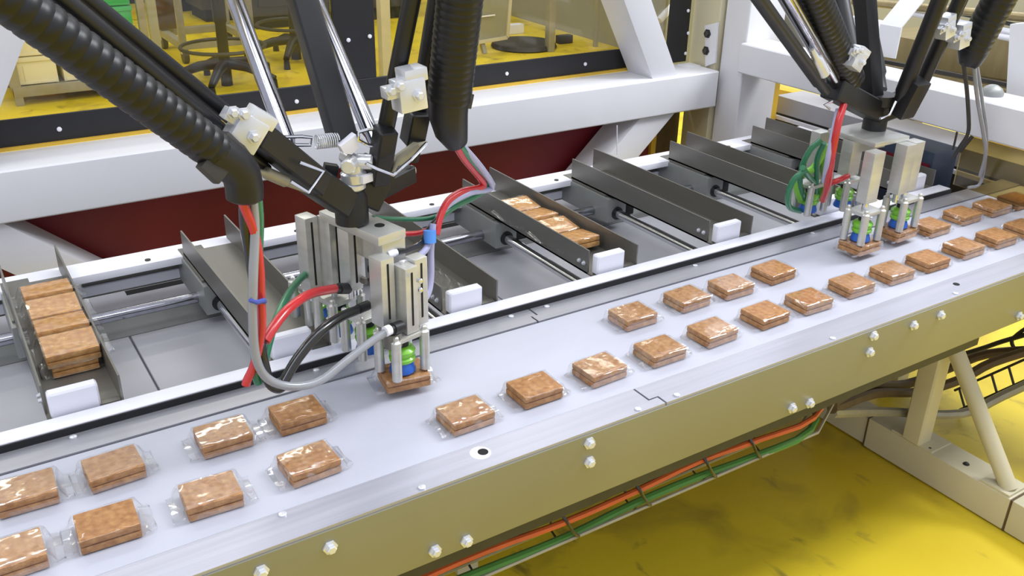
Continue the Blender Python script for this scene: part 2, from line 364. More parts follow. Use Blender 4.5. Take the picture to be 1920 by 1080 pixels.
bm = B(); box(bm, X0, 1.78, 1.446, 1.4515, 0.452, 0.468, 0.001, 1); part('lower_rail', bm, 'pvc', tab)
bm = B(); rod(bm, (X0, 1.343, 0.46), (1.78, 1.343, 0.46), 0.0085); part('cross_rod', bm, 'gloss', tab)
TC = [-0.175, 0.082, 0.34, 0.595, 0.853, 1.104, 1.36, 1.605]
for x in TC[1:]:
    bm = B(); rod(bm, (x - 0.025, 1.0, 0.466), (x - 0.025, 1.45, 0.466), 0.0085); part('slide_rod', bm, 'chrome', tab)
for x in (0.02, 0.245, 0.49, 0.75, 1.03, 1.20, 1.5):
    bm = B(); lathe(bm, [(0, 0.0045), (0.0015, 0.0045)], (x, 1.43, 0.50), n=10); part('screw', bm, 'dark', tab)
for x in (-0.5, 0.6, 1.74):
    for y in (1.06, 1.48):
        bm = B(); box(bm, x - 0.02, x + 0.02, y - 0.02, y + 0.02, 0, 0.40, 0.002); part('leg', bm, 'cream', tab)

def make_tray(label, x, y0=1.015, y1=1.425, hw=0.041):
    t = thing('loading_tray', label, 'tray', (x, 1.22, 0.495), 'loading trays on the slide rods')
    bm = B(); box(bm, -hw, hw, y0 - 1.22, y1 - 1.22, 0.006, 0.009); part('tray_floor', bm, 'tray', t, local=True)
    for s in (-1, 1):
        bm = B(); slab(bm, [(s * hw - 0.0012 * (s > 0) * 2, y0 - 1.22 + (0.0 if s > 0 else 0.02), 0.006), (s * hw - 0.0024 * (s > 0), y1 - 1.22 + (0.035 if s > 0 else 0.0), 0.006),
                            (s * hw - 0.0024 * (s > 0), y1 - 1.22 + (0.035 if s > 0 else 0.0), 0.046), (s * hw - 0.0024 * (s > 0), y0 - 1.22 + (0.0 if s > 0 else 0.02), 0.046)], (0.0024, 0, 0))
        part('side_wall', bm, 'tray', t, local=True, smooth=False)
    bm = B(); box(bm, -hw + 0.004, hw - 0.024, y0 - 1.22 + 0.001, y0 - 1.22 + 0.017, 0.0092, 0.042, 0.006, 3); part('end_stop', bm, 'pvc', t, 'white plastic end stop', local=True)
    bm = B(); box(bm, hw - 0.026, hw - 0.003, y0 - 1.22 + 0.001, y0 - 1.22 + 0.012, 0.004, 0.014, 0.003); part('end_lip', bm, 'tray', t, local=True)
    bm = B(); box(bm, -0.047, -0.003, 0.075, 0.245, -0.046, 0.002, 0.003); bl = part('bearing_block', bm, 'block', t, 'grey bearing block', local=True)
    bm = B(); box(bm, -0.044, -0.006, 0.09, 0.23, 0.002, 0.006, 0.001); part('block_cap', bm, 'tray', bl, local=True)
    bm = B(); lathe(bm, [(0, 0.0125), (0.003, 0.0125)], (-0.025, 0.0755, -0.029), (0, -1, 0), 20); part('seal', bm, 'rubber', bl, 'black shaft seal', local=True)
    bm = B(); box(bm, 0.006, 0.03, 0.09, 0.17, -0.046, 0.002, 0.003); part('rear_bearing', bm, 'soot', t, local=True)
    for dy in (0.03, 0.042):
        bm = B(); bolt(bm, (-hw, y0 - 1.22 + dy, 0.022), (-1, 0, 0), 0.0025, 0.004); part('bolt', bm, 'zinc', t, local=True)
    return t
TL = [None, 'grey steel tray full of wrapped biscuits at the left picture edge', 'empty grey steel tray just behind the hanging red and green hoses',
      'grey steel tray with crumpled clear film behind the gripper', 'grey steel tray with four overlapping wrapped biscuits right of the gripper',
      'empty grey steel tray right of the biscuit-filled middle tray', 'empty grey steel tray left of the far green hoses', 'empty grey steel tray farthest right under the second robot']
trays = {}
for i in range(1, 8): trays[i] = make_tray(TL[i], TC[i])
# a crumpled clear film in the third tray
bm = B(); n = 14
vs = [[bm.verts.new((0.563 + 0.056 * i / n, 1.03 + 0.15 * j / n, 0.507 + 0.022 * random.random() * math.sin(PI * i / n))) for j in range(n + 1)] for i in range(n + 1)]
for i in range(n):
    for j in range(n): bm.faces.new((vs[i][j], vs[i + 1][j], vs[i + 1][j + 1], vs[i][j + 1]))
solo('loose_film', bm, 'film', 'crumpled clear film lying in the tray behind the gripper', 'film')

# ================================================================== biscuit packs
def biscuit_bm(z0, seed):
    rnd = random.Random(seed); bm = B(); box(bm, -0.027, 0.027, -0.022, 0.022, z0, z0 + 0.0075, 0.0022, 2)
    return bm
def wrapper_bm(seed):
    rnd = random.Random(seed); bm = B(); rings = []
    secs = [(-0.0405, 0.0205, 0.0004), (-0.0345, 0.0222, 0.0006), (-0.0302, 0.0232, 0.006), (-0.0282, 0.0238, 0.0090), (-0.02, 0.0244, 0.0091), (-0.01, 0.0243, 0.0092),
            (0, 0.0244, 0.0091), (0.01, 0.0243, 0.0092), (0.02, 0.0244, 0.0091), (0.0282, 0.0238, 0.0090), (0.0302, 0.0232, 0.006), (0.0345, 0.0222, 0.0006), (0.0405, 0.0205, 0.0004)]
    for x, hy, hz in secs:
        ring = []; N = 20
        for j in range(N):
            a = 2 * PI * j / N; ca, sa = math.cos(a), math.sin(a)
            q = 0.28
            y = hy * math.copysign(abs(ca) ** q, ca); z = hz * math.copysign(abs(sa) ** q, sa)
            zc = 0.0095 if hz > 0.004 else 0.004
            wob = 0.0007 if sa > 0.3 else 0.0002
            ring.append(bm.verts.new((x + rnd.uniform(-.0012, .0012), y + rnd.uniform(-.0003, .0003), max(0.0004, zc + z + rnd.uniform(-wob, wob) + (0.002 * math.sin(j * 1.9 + seed) if hz < 0.003 else 0)))))
        rings.append(ring)
    for a, b_ in zip(rings, rings[1:]):
        for j in range(20): bm.faces.new((a[j], a[(j + 1) % 20], b_[(j + 1) % 20], b_[j]))
    bm.faces.new(rings[0][::-1]); bm.faces.new(rings[-1])
    return bm
protos = []
def pack_proto(seed, bmat):
    t = thing('biscuit_pack', '', 'biscuit')
    part('biscuit', biscuit_bm(0.0012, seed), bmat, t, local=True); part('biscuit', biscuit_bm(0.0096, seed + 1), bmat, t, local=True)
    part('wrapper', wrapper_bm(seed), 'film', t, 'clear glossy wrapper', local=True)
    return t
for s in range(4): protos.append([pack_proto(11 + s * 3, 'biscuit'), False])
protos.append([pack_proto(31, 'biscuit_pale'), False])
def place_pack(k, label, group, x, y, z, rz=0, rx=0, sc=1.0):
    p = protos[k]
    if not p[1]: o = p[0]; p[1] = True
    else: o = dup(p[0])
    o.location = (x, y, z); o.rotation_euler = (rx, 0, rz); o.scale = (sc, sc, sc); o['label'] = label; o['group'] = group
    return o
FR = [(-0.021, .792), (.061, .792), (.158, .787), (.261, .787), (.448, .782), (.547, .787), (.644, .785), (.741, .783), (.837, .786), (.938, .786), (1.027, .785), (1.126, .789), (1.22, .788), (1.31, .788), (1.41, .791), (1.501, .79), (1.585, .791)]
FL = ['wrapped biscuit cut by the left picture edge, front row', 'front-row wrapped biscuit with a bright wrapper end, second from left', 'front-row wrapped biscuit with a white glare patch, third from left',
      'front-row wrapped biscuit with broad white glare, below the crinkled pair', 'front-row wrapped biscuit directly below the gripper', 'front-row wrapped biscuit just right of the gripped one',
      'front-row wrapped biscuit left of the stepped flange joint', 'front-row wrapped biscuit above the stepped flange joint', 'front-row wrapped biscuit with a pale glint, right of the flange joint',
      'front-row wrapped biscuit third right of the flange joint', 'front-row wrapped biscuit below the lone far back-row one', 'front-row wrapped biscuit below the far gripper, left side',
      'front-row wrapped biscuit below the far gripper, right side', 'front-row wrapped biscuit left of the glaring pair at right', 'front-row wrapped biscuit with white end glare, left of the last pair',
      'front-row wrapped biscuit with glaring front, last before the right edge', 'wrapped biscuit cut by the right picture edge, front row']
for i, ((x, y), l) in enumerate(zip(FR, FL)):
    place_pack(i % 4, l, 'wrapped biscuits on the belt', x, y, ZB - 0.0014, random.uniform(-0.05, 0.05) + (PI if i % 3 == 1 else 0))
BR = [(.003, .886), (.085, .883), (.199, .882), (.284, .881), (.774, .879), (.878, .882), (.963, .879), (1.059, .884), (1.446, .879), (1.549, .886), (1.635, .884), (1.71, .881)]
BL = ['crinkled wrapped biscuit at the left picture edge, back row', 'back-row wrapped biscuit with one small glint, second from left', 'back-row crinkled wrapped biscuit, third from left',
      'back-row crinkled wrapped biscuit just left of the gripper', 'back-row wrapped biscuit first right of the gripper', 'back-row wrapped biscuit second right of the gripper',
      'back-row wrapped biscuit third right of the gripper', 'back-row wrapped biscuit next before the far gripper', 'back-row wrapped biscuit right beside the far gripper',
      'back-row wrapped biscuit in front of the amber pane', 'back-row wrapped biscuit seen at the edge of the amber pane', 'back-row wrapped biscuit farthest away behind the amber pane']
for i, ((x, y), l) in enumerate(zip(BR, BL)):
    place_pack((i + 2) % 4, l, 'wrapped biscuits on the belt', x, y, ZB - 0.0014, random.uniform(-0.05, 0.05) + (PI if i % 2 == 1 else 0))
place_pack(1, 'wrapped biscuit held by the blue suction cup of the near gripper', 'wrapped biscuits held by grippers', .421, .885, 0.507, -0.14)
place_pack(2, 'wrapped biscuit held by the far gripper, left one', 'wrapped biscuits held by grippers', 1.252, .877, 0.507, 0.03)
place_pack(3, 'wrapped biscuit held by the far gripper, right one', 'wrapped biscuits held by grippers', 1.357, .884, 0.507, 0.05)
ordn = ['nearest', 'second', 'third', 'farthest']
for i in range(4):
    y = 1.133 + i * 0.0585
    place_pack(4, '%s upper wrapped biscuit in the tray at the left picture edge' % ordn[i], 'wrapped biscuits in the left tray', 0.088, y, 0.521, PI if i % 2 else 0, 0.10, 1.13)
    if i == 0: place_pack(4, 'lower wrapped biscuit under the nearest one in the tray at the left picture edge', 'wrapped biscuits in the left tray', 0.088, y - 0.002, 0.5042, 0, 0.0, 0.98)
    y = 1.122 + i * 0.058
    place_pack(4, '%s golden wrapped biscuit in the tray right of the gripper' % ordn[i], 'wrapped biscuits in the middle tray', 0.853, y, 0.508, PI if i % 2 == 0 else 0, 0.12, 1.13)

# ================================================================== machine frame
fr = thing('machine_frame', 'white painted square-tube frame behind the trays with slanting braces', 'frame', (0.8, 1.7, 0))
bm = B(); box(bm, -0.6, 1.66, 1.64, 1.753, 0.523, 0.612, 0.007, 3); part('long_beam', bm, 'frame_white', fr)
bm = B(); box(bm, 1.676, 1.80, 1.582, 1.66, 0, 1.6, 0.006, 3); part('corner_post', bm, 'frame_white', fr)
bm = B(); box(bm, 1.664, 1.80, 1.665, 1.76, 0, 1.6, 0.006, 3); part('rear_post', bm, 'cream', fr)
bm = B(); box(bm, 1.655, 1.755, 0.2, 1.581, 0.62, 0.69, 0.007, 3); part('cross_beam', bm, 'frame_white', fr)
def brace(p0, p1, name='brace'):
    bm = B(); beam(bm, p0, p1, 0.06, 0.062, (0, 1, 0), 0.006, 3); return part(name, bm, 'frame_white', fr)
def brace_xz(xb, zb, xt, zt, w, y0=1.652, y1=1.745):
    bm = B(); slab(bm, [(xb, y0, zb), (xb + w, y0, zb), (xt + w, y0, zt), (xt, y0, zt)], (0, y1 - y0, 0), 0.005); return part('brace', bm, 'frame_white', fr)
y0 = 1.652
a, b_ = at(1225, 138, y=y0), at(1272, 135, y=y0); c, d = at(1175, 0, y=y0), at(1228, 0, y=y0)
w = b_.x - a.x
k = (c.x - a.x) / (c.z - a.z)
brace_xz(a.x, 0.61, a.x + k * 0.7, 1.31, w)
a, b_ = at(1195, 228, y=y0), at(1262, 216, y=y0); c = at(1135, 300, y=y0)
k = (a.x - c.x) / (a.z - c.z); w = b_.x - a.x
brace_xz(a.x - k * 0.45, a.z - 0.45, a.x + k * (0.525 - a.z), 0.525, w)
a, c = at(0, 205, y=y0), at(50, 70, y=y0); k = (c.x - a.x) / (c.z - a.z); w = 0.075
brace_xz(a.x + k * (0.61 - a.z) - w, 0.61, a.x + k * (1.4 - a.z) - w, 1.4, w)
a, c = at(20, 425, y=y0), at(140, 483, y=y0); k = (c.x - a.x) / (c.z - a.z); w = 0.11
brace_xz(c.x + k * (0.1 - c.z) - w, 0.1, a.x + k * (0.525 - a.z) - w, 0.525, w)
bm = B(); box(bm, -0.55, -0.42, 1.645, 1.75, 0, 1.6, 0.006); part('left_post', bm, 'frame_white', fr)
bm = B(); tube(bm, [at(1157, 235, y=1.63), at(1157, 290, y=1.63)], 0.0012, 6); part('stay_wire', bm, 'pvc', fr)
bm = B(); box(bm, 1.66, 1.75, 0.12, 0.21, 0, 1.5, 0.006); part('front_post', bm, 'frame_white', fr)
# bracket with two bolts
bx = 1.660
pa, pb = at(1325, 40, x=bx), at(1345, 125, x=bx)
bk = thing('mounting_bracket', 'small white angle bracket with two dark bolts on the cream post', 'bracket', at(1320, 125, x=bx))
bm = B(); slab(bm, [at(1321, 48, x=bx - .003), at(1345, 42, x=bx - .003), at(1340, 118, x=bx - .003), at(1322, 125, x=bx - .003)], (0.006, 0, 0), 0.0015); part('plate', bm, 'frame_white', bk)
q = at(1300, 122, x=bx - 0.02)
bm = B(); box(bm, bx - 0.045, bx - 0.004, q.y - 0.01, q.y + 0.03, q.z - 0.006, q.z, 0.002); part('foot', bm, 'frame_white', bk)
for px, py in ((1327, 63), (1324, 95)):
    bm = B(); bolt(bm, at(px, py, x=bx - 0.003), (-1, 0, 0), 0.0075, 0.008); part('bolt', bm, 'dark', bk)

# guard: black kick strip, screws, yellow trim, clear panes, black mullions
gd = thing('guard_panel', 'clear guard panes above a black kick strip with small screws and yellow trim', 'guard', (0.8, 1.757, 0.61))
bm = B(); box(bm, -0.6, 1.476, 1.757, 1.763, 0.614, 0.664, 0.001, 1); part('kick_strip', bm, 'rubber', gd)
bm = B(); box(bm, -0.6, 1.479, 1.750, 1.7565, 0.6121, 0.6175); part('trim_strip', bm, 'yellow', gd, 'yellow trim')
bm = B(); box(bm, 0.712, 0.80, 1.7575, 1.764, 0.664, 1.5, 0.001, 1); part('mullion', bm, 'rubber', gd)
bm = B(); box(bm, 1.588, 1.655, 1.7575, 1.764, 0.614, 1.5, 0.001, 1); part('mullion', bm, 'rubber', gd)
for a, b_ in ((-0.6, 0.711), (0.801, 1.587)):
    bm = B(); box(bm, a, b_, 1.7645, 1.7675, 0.63, 1.5); part('pane', bm, 'pane', gd)
for px, py in ((111, 242), (556, 190), (950, 138), (1097, 120), (653, 75), (693, 68), (1290, 20), (1290, 62), (1285, 100)):
    bm = B(); lathe(bm, [(0, 0.0042), (0.002, 0.0042), (0.003, 0.002)], at(px, py, y=1.757), (0, -1, 0), 10); part('screw', bm, 'pvc', gd)
bm = B(); box(bm, -0.6, 1.56, 1.765, 1.775, 0.05, 0.56); solo('maroon_board', bm, 'maroon', 'dark maroon board below the white beam', 'board')
bm = B(); box(bm, 1.562, 1.578, 1.757, 1.775, 0.05, 0.55); solo('yellow_edge', bm, 'yellow', 'narrow yellow upright at the end of the maroon board', 'upright')
bm = B(); box(bm, 1.58, 1.663, 1.77, 1.78, 0.05, 0.55); solo('brown_board', bm, 'brown', 'brown board between maroon board and white corner post', 'board')

# amber guard pane hanging below the cross beam
am = thing('amber_guard', 'amber tinted plastic guard pane hanging below the cross beam at right', 'guard', (1.66, 0.6, 0.52))
bm = B(); slab(bm, [(1.660, 0.983, 0.519), (1.660, 0.983, 0.582), (1.660, 0.966, 0.619), (1.660, 0.25, 0.619), (1.660, 0.25, 0.519)], (0.004, 0, 0)); part('amber_pane', bm, 'amber', am)
bm = B(); beam(bm, (1.658, 0.983, 0.585), (1.658, 0.966, 0.62), 0.004, 0.006); part('edge_strip', bm, 'dark', am)
bm = B(); beam(bm, (1.662, 1.0, 0.584), (1.662, 1.0, 0.62), 0.003, 0.003, (0, 1, 0)); part('hanger', bm, 'dark', am)

# ================================================================== robots
def path_px(l, y0=None, y1=None):
    n = len(l); out = []
    for i, p in enumerate(l):
        y = p[2] if len(p) > 2 else y0 + (y1 - y0) * i / max(1, n - 1)
        out.append(at(p[0], p[1], y=y))
    return out
def corrugated(p0, p1, r, pitch=0.011, dip=0.955):
    p0, p1 = Vector(p0), Vector(p1); L = (p1 - p0).length; n = int(L / pitch); P = []; R_ = []
    for i in range(n):
        for f, rr in ((0.0, r * dip), (0.2, r), (0.75, r), (0.95, r * dip)):
            P.append(lerp(p0, p1, (i + f) / n)); R_.append(rr)
    bm = B(); tube(bm, P, R_, 18); return bm
def longer(p0, p1, L):
    d = (Vector(p1) - Vector(p0)).normalized(); return Vector(p0) + d * L

def suction_module(g, c, ang, z0, zt, with_mount=True, gname='suction_module'):
    """one vacuum head: cross piece with four hold-down pins round a lime bellows and a blue lip; z0 is the top of the pack"""
    ca, sa = math.cos(ang), math.sin(ang)
    def L(u, v, z): return Vector((c[0] + u * ca - v * sa, c[1] + u * sa + v * ca, z))
    bm = B(); c8 = [L(u, v, z) for z in (z0 + 0.047, z0 + 0.053) for u, v in ((-0.023, -0.018), (0.023, -0.018), (0.023, 0.018), (-0.023, 0.018))]
    hexa(bm, c8, 0.0015); m = part(gname, bm, 'alu', g)
    for u in (-0.0215, 0.0215):
        for v in (-0.0165, 0.0165):
            bm = B(); lathe(bm, [(0, 0.0052), (0.001, 0.0062), (0.052, 0.0062), (0.054, 0.0035), (0.058, 0.0035), (0.0595, 0.002)], L(u, v, z0), n=14); part('pin', bm, 'alu', m)
    bm = B(); lathe(bm, [(0, 0.0155), (0.002, 0.0160), (0.010, 0.0135), (0.0135, 0.012)], L(0, 0, z0), n=24); part('cup_lip', bm, 'cupb', m, 'blue suction lip')
    bm = B(); lathe(bm, [(0.0125, 0.0125), (0.015, 0.0155), (0.019, 0.0162), (0.0215, 0.0135), (0.024, 0.0158), (0.029, 0.0162), (0.033, 0.0125), (0.0345, 0.009)], L(0, 0, z0), n=24); part('bellows', bm, 'cupg', m, 'lime green bellows')
    bm = B(); lathe(bm, [(0.034, 0.0085), (0.040, 0.0085), (0.041, 0.005), (0.048, 0.005)], L(0, 0, z0), n=16); part('nipple', bm, 'black', m)
    return m, L
def hose(g, pts, r, m, label, curve=True, name='hose'):
    bm = B(); tube(bm, pts, r, 10, curve, 5); return part(name, bm, m, g, label)

# ---- near robot
H = Vector((0.392, 0.947, 0.70))
rb = thing('delta_robot', 'black three-armed delta robot hanging over the belt at centre left', 'robot', H)
bm = B(); lathe(bm, [(0, 0.0165), (0.001, 0.0195), (0.034, 0.0195), (0.041, 0.0165)], H, n=28); hub = part('hub', bm, 'black', rb)
bm = B(); lathe(bm, [(0, 0.0150), (0.003, 0.0185), (0.008, 0.0185), (0.010, 0.015)], H + Vector((0, 0, 0.041)), n=24); part('hub_collar', bm, 'zinc', hub)
# lugs of the travelling plate
lugL0, lugL1 = H + Vector((-0.008, -0.003, 0.026)), at(585, 338, y=0.93)
bm = B(); beam(bm, lugL0, lugL1, 0.034, 0.032, (0, 0, 1), 0.006, 3); part('plate_arm', bm, 'black', rb)
lugR0, lugR1 = H + Vector((0.014, 0.004, 0.018)), at(716, 300, y=0.955)
bm = B(); beam(bm, lugR0, lugR1, 0.032, 0.036, (0, 0, 1), 0.006, 3); part('plate_arm', bm, 'black', rb)
lugF1 = at(768, 322, y=0.985)
bm = B(); beam(bm, H + Vector((0.012, 0.008, 0.024)), lugF1, 0.026, 0.022, (0, 0, 1), 0.005, 3); part('plate_arm', bm, 'black', rb)
bm = B(); lathe(bm, [(0, 0.006), (0.006, 0.006), (0.008, 0.004)], lugF1, (1, 0.1, 0.4), 14); part('arm_stud', bm, 'chrome', rb)
bm = B(); beam(bm, at(606, 318, y=0.965), at(632, 322, y=0.962), 0.012, 0.016, (0, 0, 1), 0.002); part('plate_tab', bm, 'black', rb)
# universal joint and telescopic shaft
U = H + Vector((0.003, -0.004, 0.051))
bm = B(); lathe(bm, [(0, 0.014), (0.010, 0.015), (0.012, 0.012), (0.022, 0.012)], U, n=20); uj = part('universal_joint', bm, 'zinc', rb)
for dx, dy in ((0.012, -0.009), (-0.009, -0.012), (0.0, 0.012)):
    bm = B(); lathe(bm, [(-0.010, 0.0088), (0.007, 0.0088), (0.009, 0.007)], U + Vector((dx, dy, 0.024)), (dx, dy, 0.0), 16); part('joint_boss', bm, 'zinc', uj)
bm = B(); beam(bm, U + Vector((0.002, -0.017, 0.006)), U + Vector((0.019, -0.011, 0.006)), 0.006, 0.009, (0, 0, 1), 0.001); part('joint_clip', bm, 'pvc', uj)
sh0, sh1 = at(645, 268, y=0.95), at(567, 0, y=1.03)
bm = B(); slab(bm, path_px([(638, 275), (668, 252), (672, 278), (660, 290), (645, 288)], 0.930, 0.930), (0, 0.012, 0), 0.001); part('joint_fork', bm, 'pvc', uj, 'white joint fork')
bm = B(); beam(bm, sh0, longer(sh0, sh1, 0.50), 0.030, 0.026, (0, 1, 0), 0.006, 3); part('drive_shaft', bm, 'black', rb)
# rods
def rodp(p0, p1, r, m, L=0.46, sleeve=None, name='arm_rod'):
    p1 = longer(p0, p1, L)
    bm = B(); tube(bm, [p0, lerp(p0, p1, 0.06), lerp(p0, p1, 0.075), p1], [r * 0.72, r * 0.8, r, r], 16); o = part(name, bm, m, rb)
    if sleeve:
        bm = B(); tube(bm, [lerp(p0, p1, 0.055), lerp(p0, p1, 0.09), lerp(p0, p1, sleeve)], [r * 1.12, r * 1.25, r * 1.03], 16); part('rod_sleeve', bm, 'carbon', o)
    return p1
b1, b2 = at(556, 312, y=0.962), at(712, 290, y=0.955)
e1 = rodp(b1, at(440, 0, y=1.13), 0.0098, 'gloss')
e2 = rodp(b2, at(590, 0, y=1.13), 0.0098, 'gloss')
l1, l2 = at(500, 318, y=0.905), at(592, 350, y=0.925)
e3 = rodp(l2, at(165, 0, y=0.87), 0.0082, 'black')
e4 = rodp(l1, at(118, 0, y=0.835), 0.0085, 'black')
r1, r2 = at(708, 318, y=0.935), at(772, 300, y=0.975)
e5 = rodp(r1, at(772, 0, y=0.90), 0.0098, 'black')
e6 = rodp(r2, at(822, 0, y=0.94), 0.0120, 'black')
bm = B(); beam(bm, at(600, 345, y=0.92), at(480, 250, y=0.885), 0.027, 0.027, (0, 0, 1), 0.005, 3); part('rod_end', bm, 'black', rb)
bm = B(); beam(bm, at(708, 340, y=0.94), at(724, 240, y=0.915), 0.022, 0.024, (0, 1, 0), 0.005, 3); part('rod_end', bm, 'black', rb)
bm = B(); beam(bm, at(772, 268, y=0.965), at(784, 208, y=0.955), 0.024, 0.024, (0, 1, 0), 0.004, 3); part('rod_end', bm, 'carbon', rb)
# springs and wire clips
def clip(l, y, name='wire_clip'):
    bm = B(); tube(bm, path_px(l, y, y), 0.0021, 8); return part(name, bm, 'chrome', rb, 'bright wire clip')
bm = B(); coil(bm, at(592, 266, y=0.945), at(632, 262, y=0.945), 0.0078, 0.0008, 10); part('spring', bm, 'zinc', rb)
bm = B(); tube(bm, path_px([(628, 262), (680, 262)], 0.945, 0.945), 0.0012, 6); part('spring_hook', bm, 'zinc', rb)
clip([(568, 256), (528, 257), (527, 266), (556, 272), (582, 272), (584, 258), (562, 256)], 0.945)
clip([(720, 240), (690, 243), (672, 248), (672, 262), (690, 272), (705, 274)], 0.925)
clip([(562, 304), (606, 321), (578, 360), (545, 340)], 0.882)
clip([(686, 306), (706, 316), (738, 328), (755, 312), (770, 300), (800, 268)], 0.902)
bm = B(); tube(bm, path_px([(482, 321), (497, 325), (499, 324), (536, 340), (540, 345), (578, 361)], 0.885, 0.905), [0.003, 0.0035, 0.0065, 0.0065, 0.003, 0.0014], 12); part('spring_tube', bm, 'trolley', rb, 'pale spring tube')
bm = B(); tube(bm, path_px([(738, 322), (742, 308), (744, 302), (780, 276), (784, 272), (800, 266)], 0.92, 0.95), [0.002, 0.003, 0.007, 0.007, 0.003, 0.0014], 12); part('spring_tube', bm, 'trolley', rb, 'pale spring tube')
# conduits with end fittings
c0, c1 = at(408, 286, y=0.835), at(40, 16, y=0.80)
part('conduit', corrugated(c0, longer(c0, c1, 0.42), 0.0190), 'conduit', rb, 'corrugated black conduit')
bm = B(); tube(bm, path_px([(398, 280, .835), (432, 302, .838), (452, 325, .84), (458, 350, .842), (459, 372, .842), (459, 378, .842)]), [0.020, 0.0195, 0.0185, 0.018, 0.0175, 0.012], 18); elb = part('conduit_elbow', bm, 'black', rb)
bm = B(); beam(bm, at(388, 330, y=0.82), at(440, 262, y=0.835), 0.024, 0.012, (0, 1, 0), 0.003); part('elbow_flange', bm, 'dark', elb)
c2, c3 = at(842, 185, y=0.90), at(862, 0, y=0.875)
part('conduit', corrugated(c2, longer(c2, c3, 0.42), 0.0250, 0.008, 0.975), 'conduit', rb, 'corrugated black conduit')
bm = B(); tube(bm, path_px([(842, 176, .90), (840, 215, .905), (846, 245, .91), (856, 268, .915), (858, 274, .915)]), [0.0225, 0.0225, 0.0195, 0.0135, 0.009], 18); elb = part('conduit_elbow', bm, 'black', rb)
bm = B(); beam(bm, at(872, 172, y=0.90), at(866, 200, y=0.90), 0.014, 0.02, (0, 1, 0), 0.002); part('elbow_flange', bm, 'dark', elb)
# silver clamps
def clamp(cx, cy, y, s, tilt):
    c = at(cx, cy, y=y); R3 = Matrix.Rotation(tilt, 3, 'Y')
    def q(x0, x1, y0, y1, z0, z1): return [c + R3 @ Vector(p) * s for p in ((x0, y0, z0), (x1, y0, z0), (x1, y1, z0), (x0, y1, z0), (x0, y0, z1), (x1, y0, z1), (x1, y1, z1), (x0, y1, z1))]
    bm = B(); hexa(bm, q(-.014, .016, -.012, .012, -.016, .016), 0.002 * s); m = part('clamp', bm, 'zinc', rb, 'bright metal clamp')
    bm = B(); hexa(bm, q(-.005, .021, -.010, .014, .012, .026), 0.003 * s); part('clamp_jaw', bm, 'zinc', m)
    bm = B(); hexa(bm, q(-.026, -.012, -.008, .008, .0, .012), 0.002 * s); part('clamp_lug', bm, 'zinc', m)
    for p in ((-.022, -.009, .010), (-.014, -.013, .014), (.006, -.012, .0)):
        bm = B(); bolt(bm, c + R3 @ Vector(p) * s, R3 @ Vector((0, -1, 0)), 0.0045 * s, 0.007 * s); part('clamp_bolt', bm, 'zinc', m)
clamp(458, 245, 0.865, 1.0, 0.65)
clamp(764, 176, 0.885, 1.05, -0.1)
# robot base and upper arms above the picture
bc = Vector((0.40, 1.0, 1.50))
bm = B(); lathe(bm, [(0, 0.07), (0.01, 0.10), (0.07, 0.10), (0.08, 0.08)], bc, n=32); part('base_housing', bm, 'frame_white', rb)
for ea, eb in ((e1, e2), (e3, e4), (e5, e6)):
    mid = (ea + eb) / 2; d = (mid - bc); d.z = 0; d = d.normalized()
    bm = B(); tube(bm, [ea, eb], 0.012, 12); part('elbow_bar', bm, 'black', rb)
    bm = B(); tube(bm, [mid, bc + d * 0.09 + Vector((0, 0, 0.03))], [0.018, 0.026], 16); part('upper_arm', bm, 'black', rb)
for ex, ey in ((-0.5, 1.0),):
    pass
bm = B(); box(bm, -0.5, 1.75, 0.92, 1.08, 1.582, 1.64, 0.004); part('gantry_beam', bm, 'frame_white', fr)

# ---- near gripper
GA = math.radians(13)        # heading of the row of heads: from the belt back over the trays
g1 = thing('vacuum_gripper', 'aluminium four-head vacuum gripper with coloured air hoses under the near robot', 'gripper', (0.40, 0.96, 0.53))
heads = [(0.419, 0.883), (0.402, 0.943), (0.391, 1.003), (0.381, 1.062)]
for i, hc in enumerate(heads):
    suction_module(g1, hc, GA, 0.5262 if i == 0 else 0.530, 0.68)
def Lg(u, v, z):   # u along the row (front to rear), v to the right
    d = Vector((-math.sin(GA), math.cos(GA), 0)); e = Vector((math.cos(GA), math.sin(GA), 0))
    return Vector((0.403, 0.965, 0)) + d * u + e * v + Vector((0, 0, z))
def gbox(u0, u1, v0, v1, z0, z1, bev=0.0015):
    bm = B(); hexa(bm, [Lg(u, v, z) for z in (z0, z1) for u, v in ((u0, v0), (u1, v0), (u1, v1), (u0, v1))], bev); return bm
part('mount_plate', gbox(-0.07, 0.045, -0.020, 0.020, 0.688, 0.699), 'alu', g1)
bm = B(); lathe(bm, [(0, 0.006), (0.0006, 0.006)], Lg(-0.042, 0.004, 0.699), n=16); part('plate_hole', bm, 'soot', g1)
part('bridge', gbox(-0.058, 0.012, -0.006, 0.016, 0.655, 0.688), 'alu', g1)
part('bridge_foot', gbox(-0.066, -0.05, -0.012, 0.022, 0.645, 0.689), 'alu', g1)
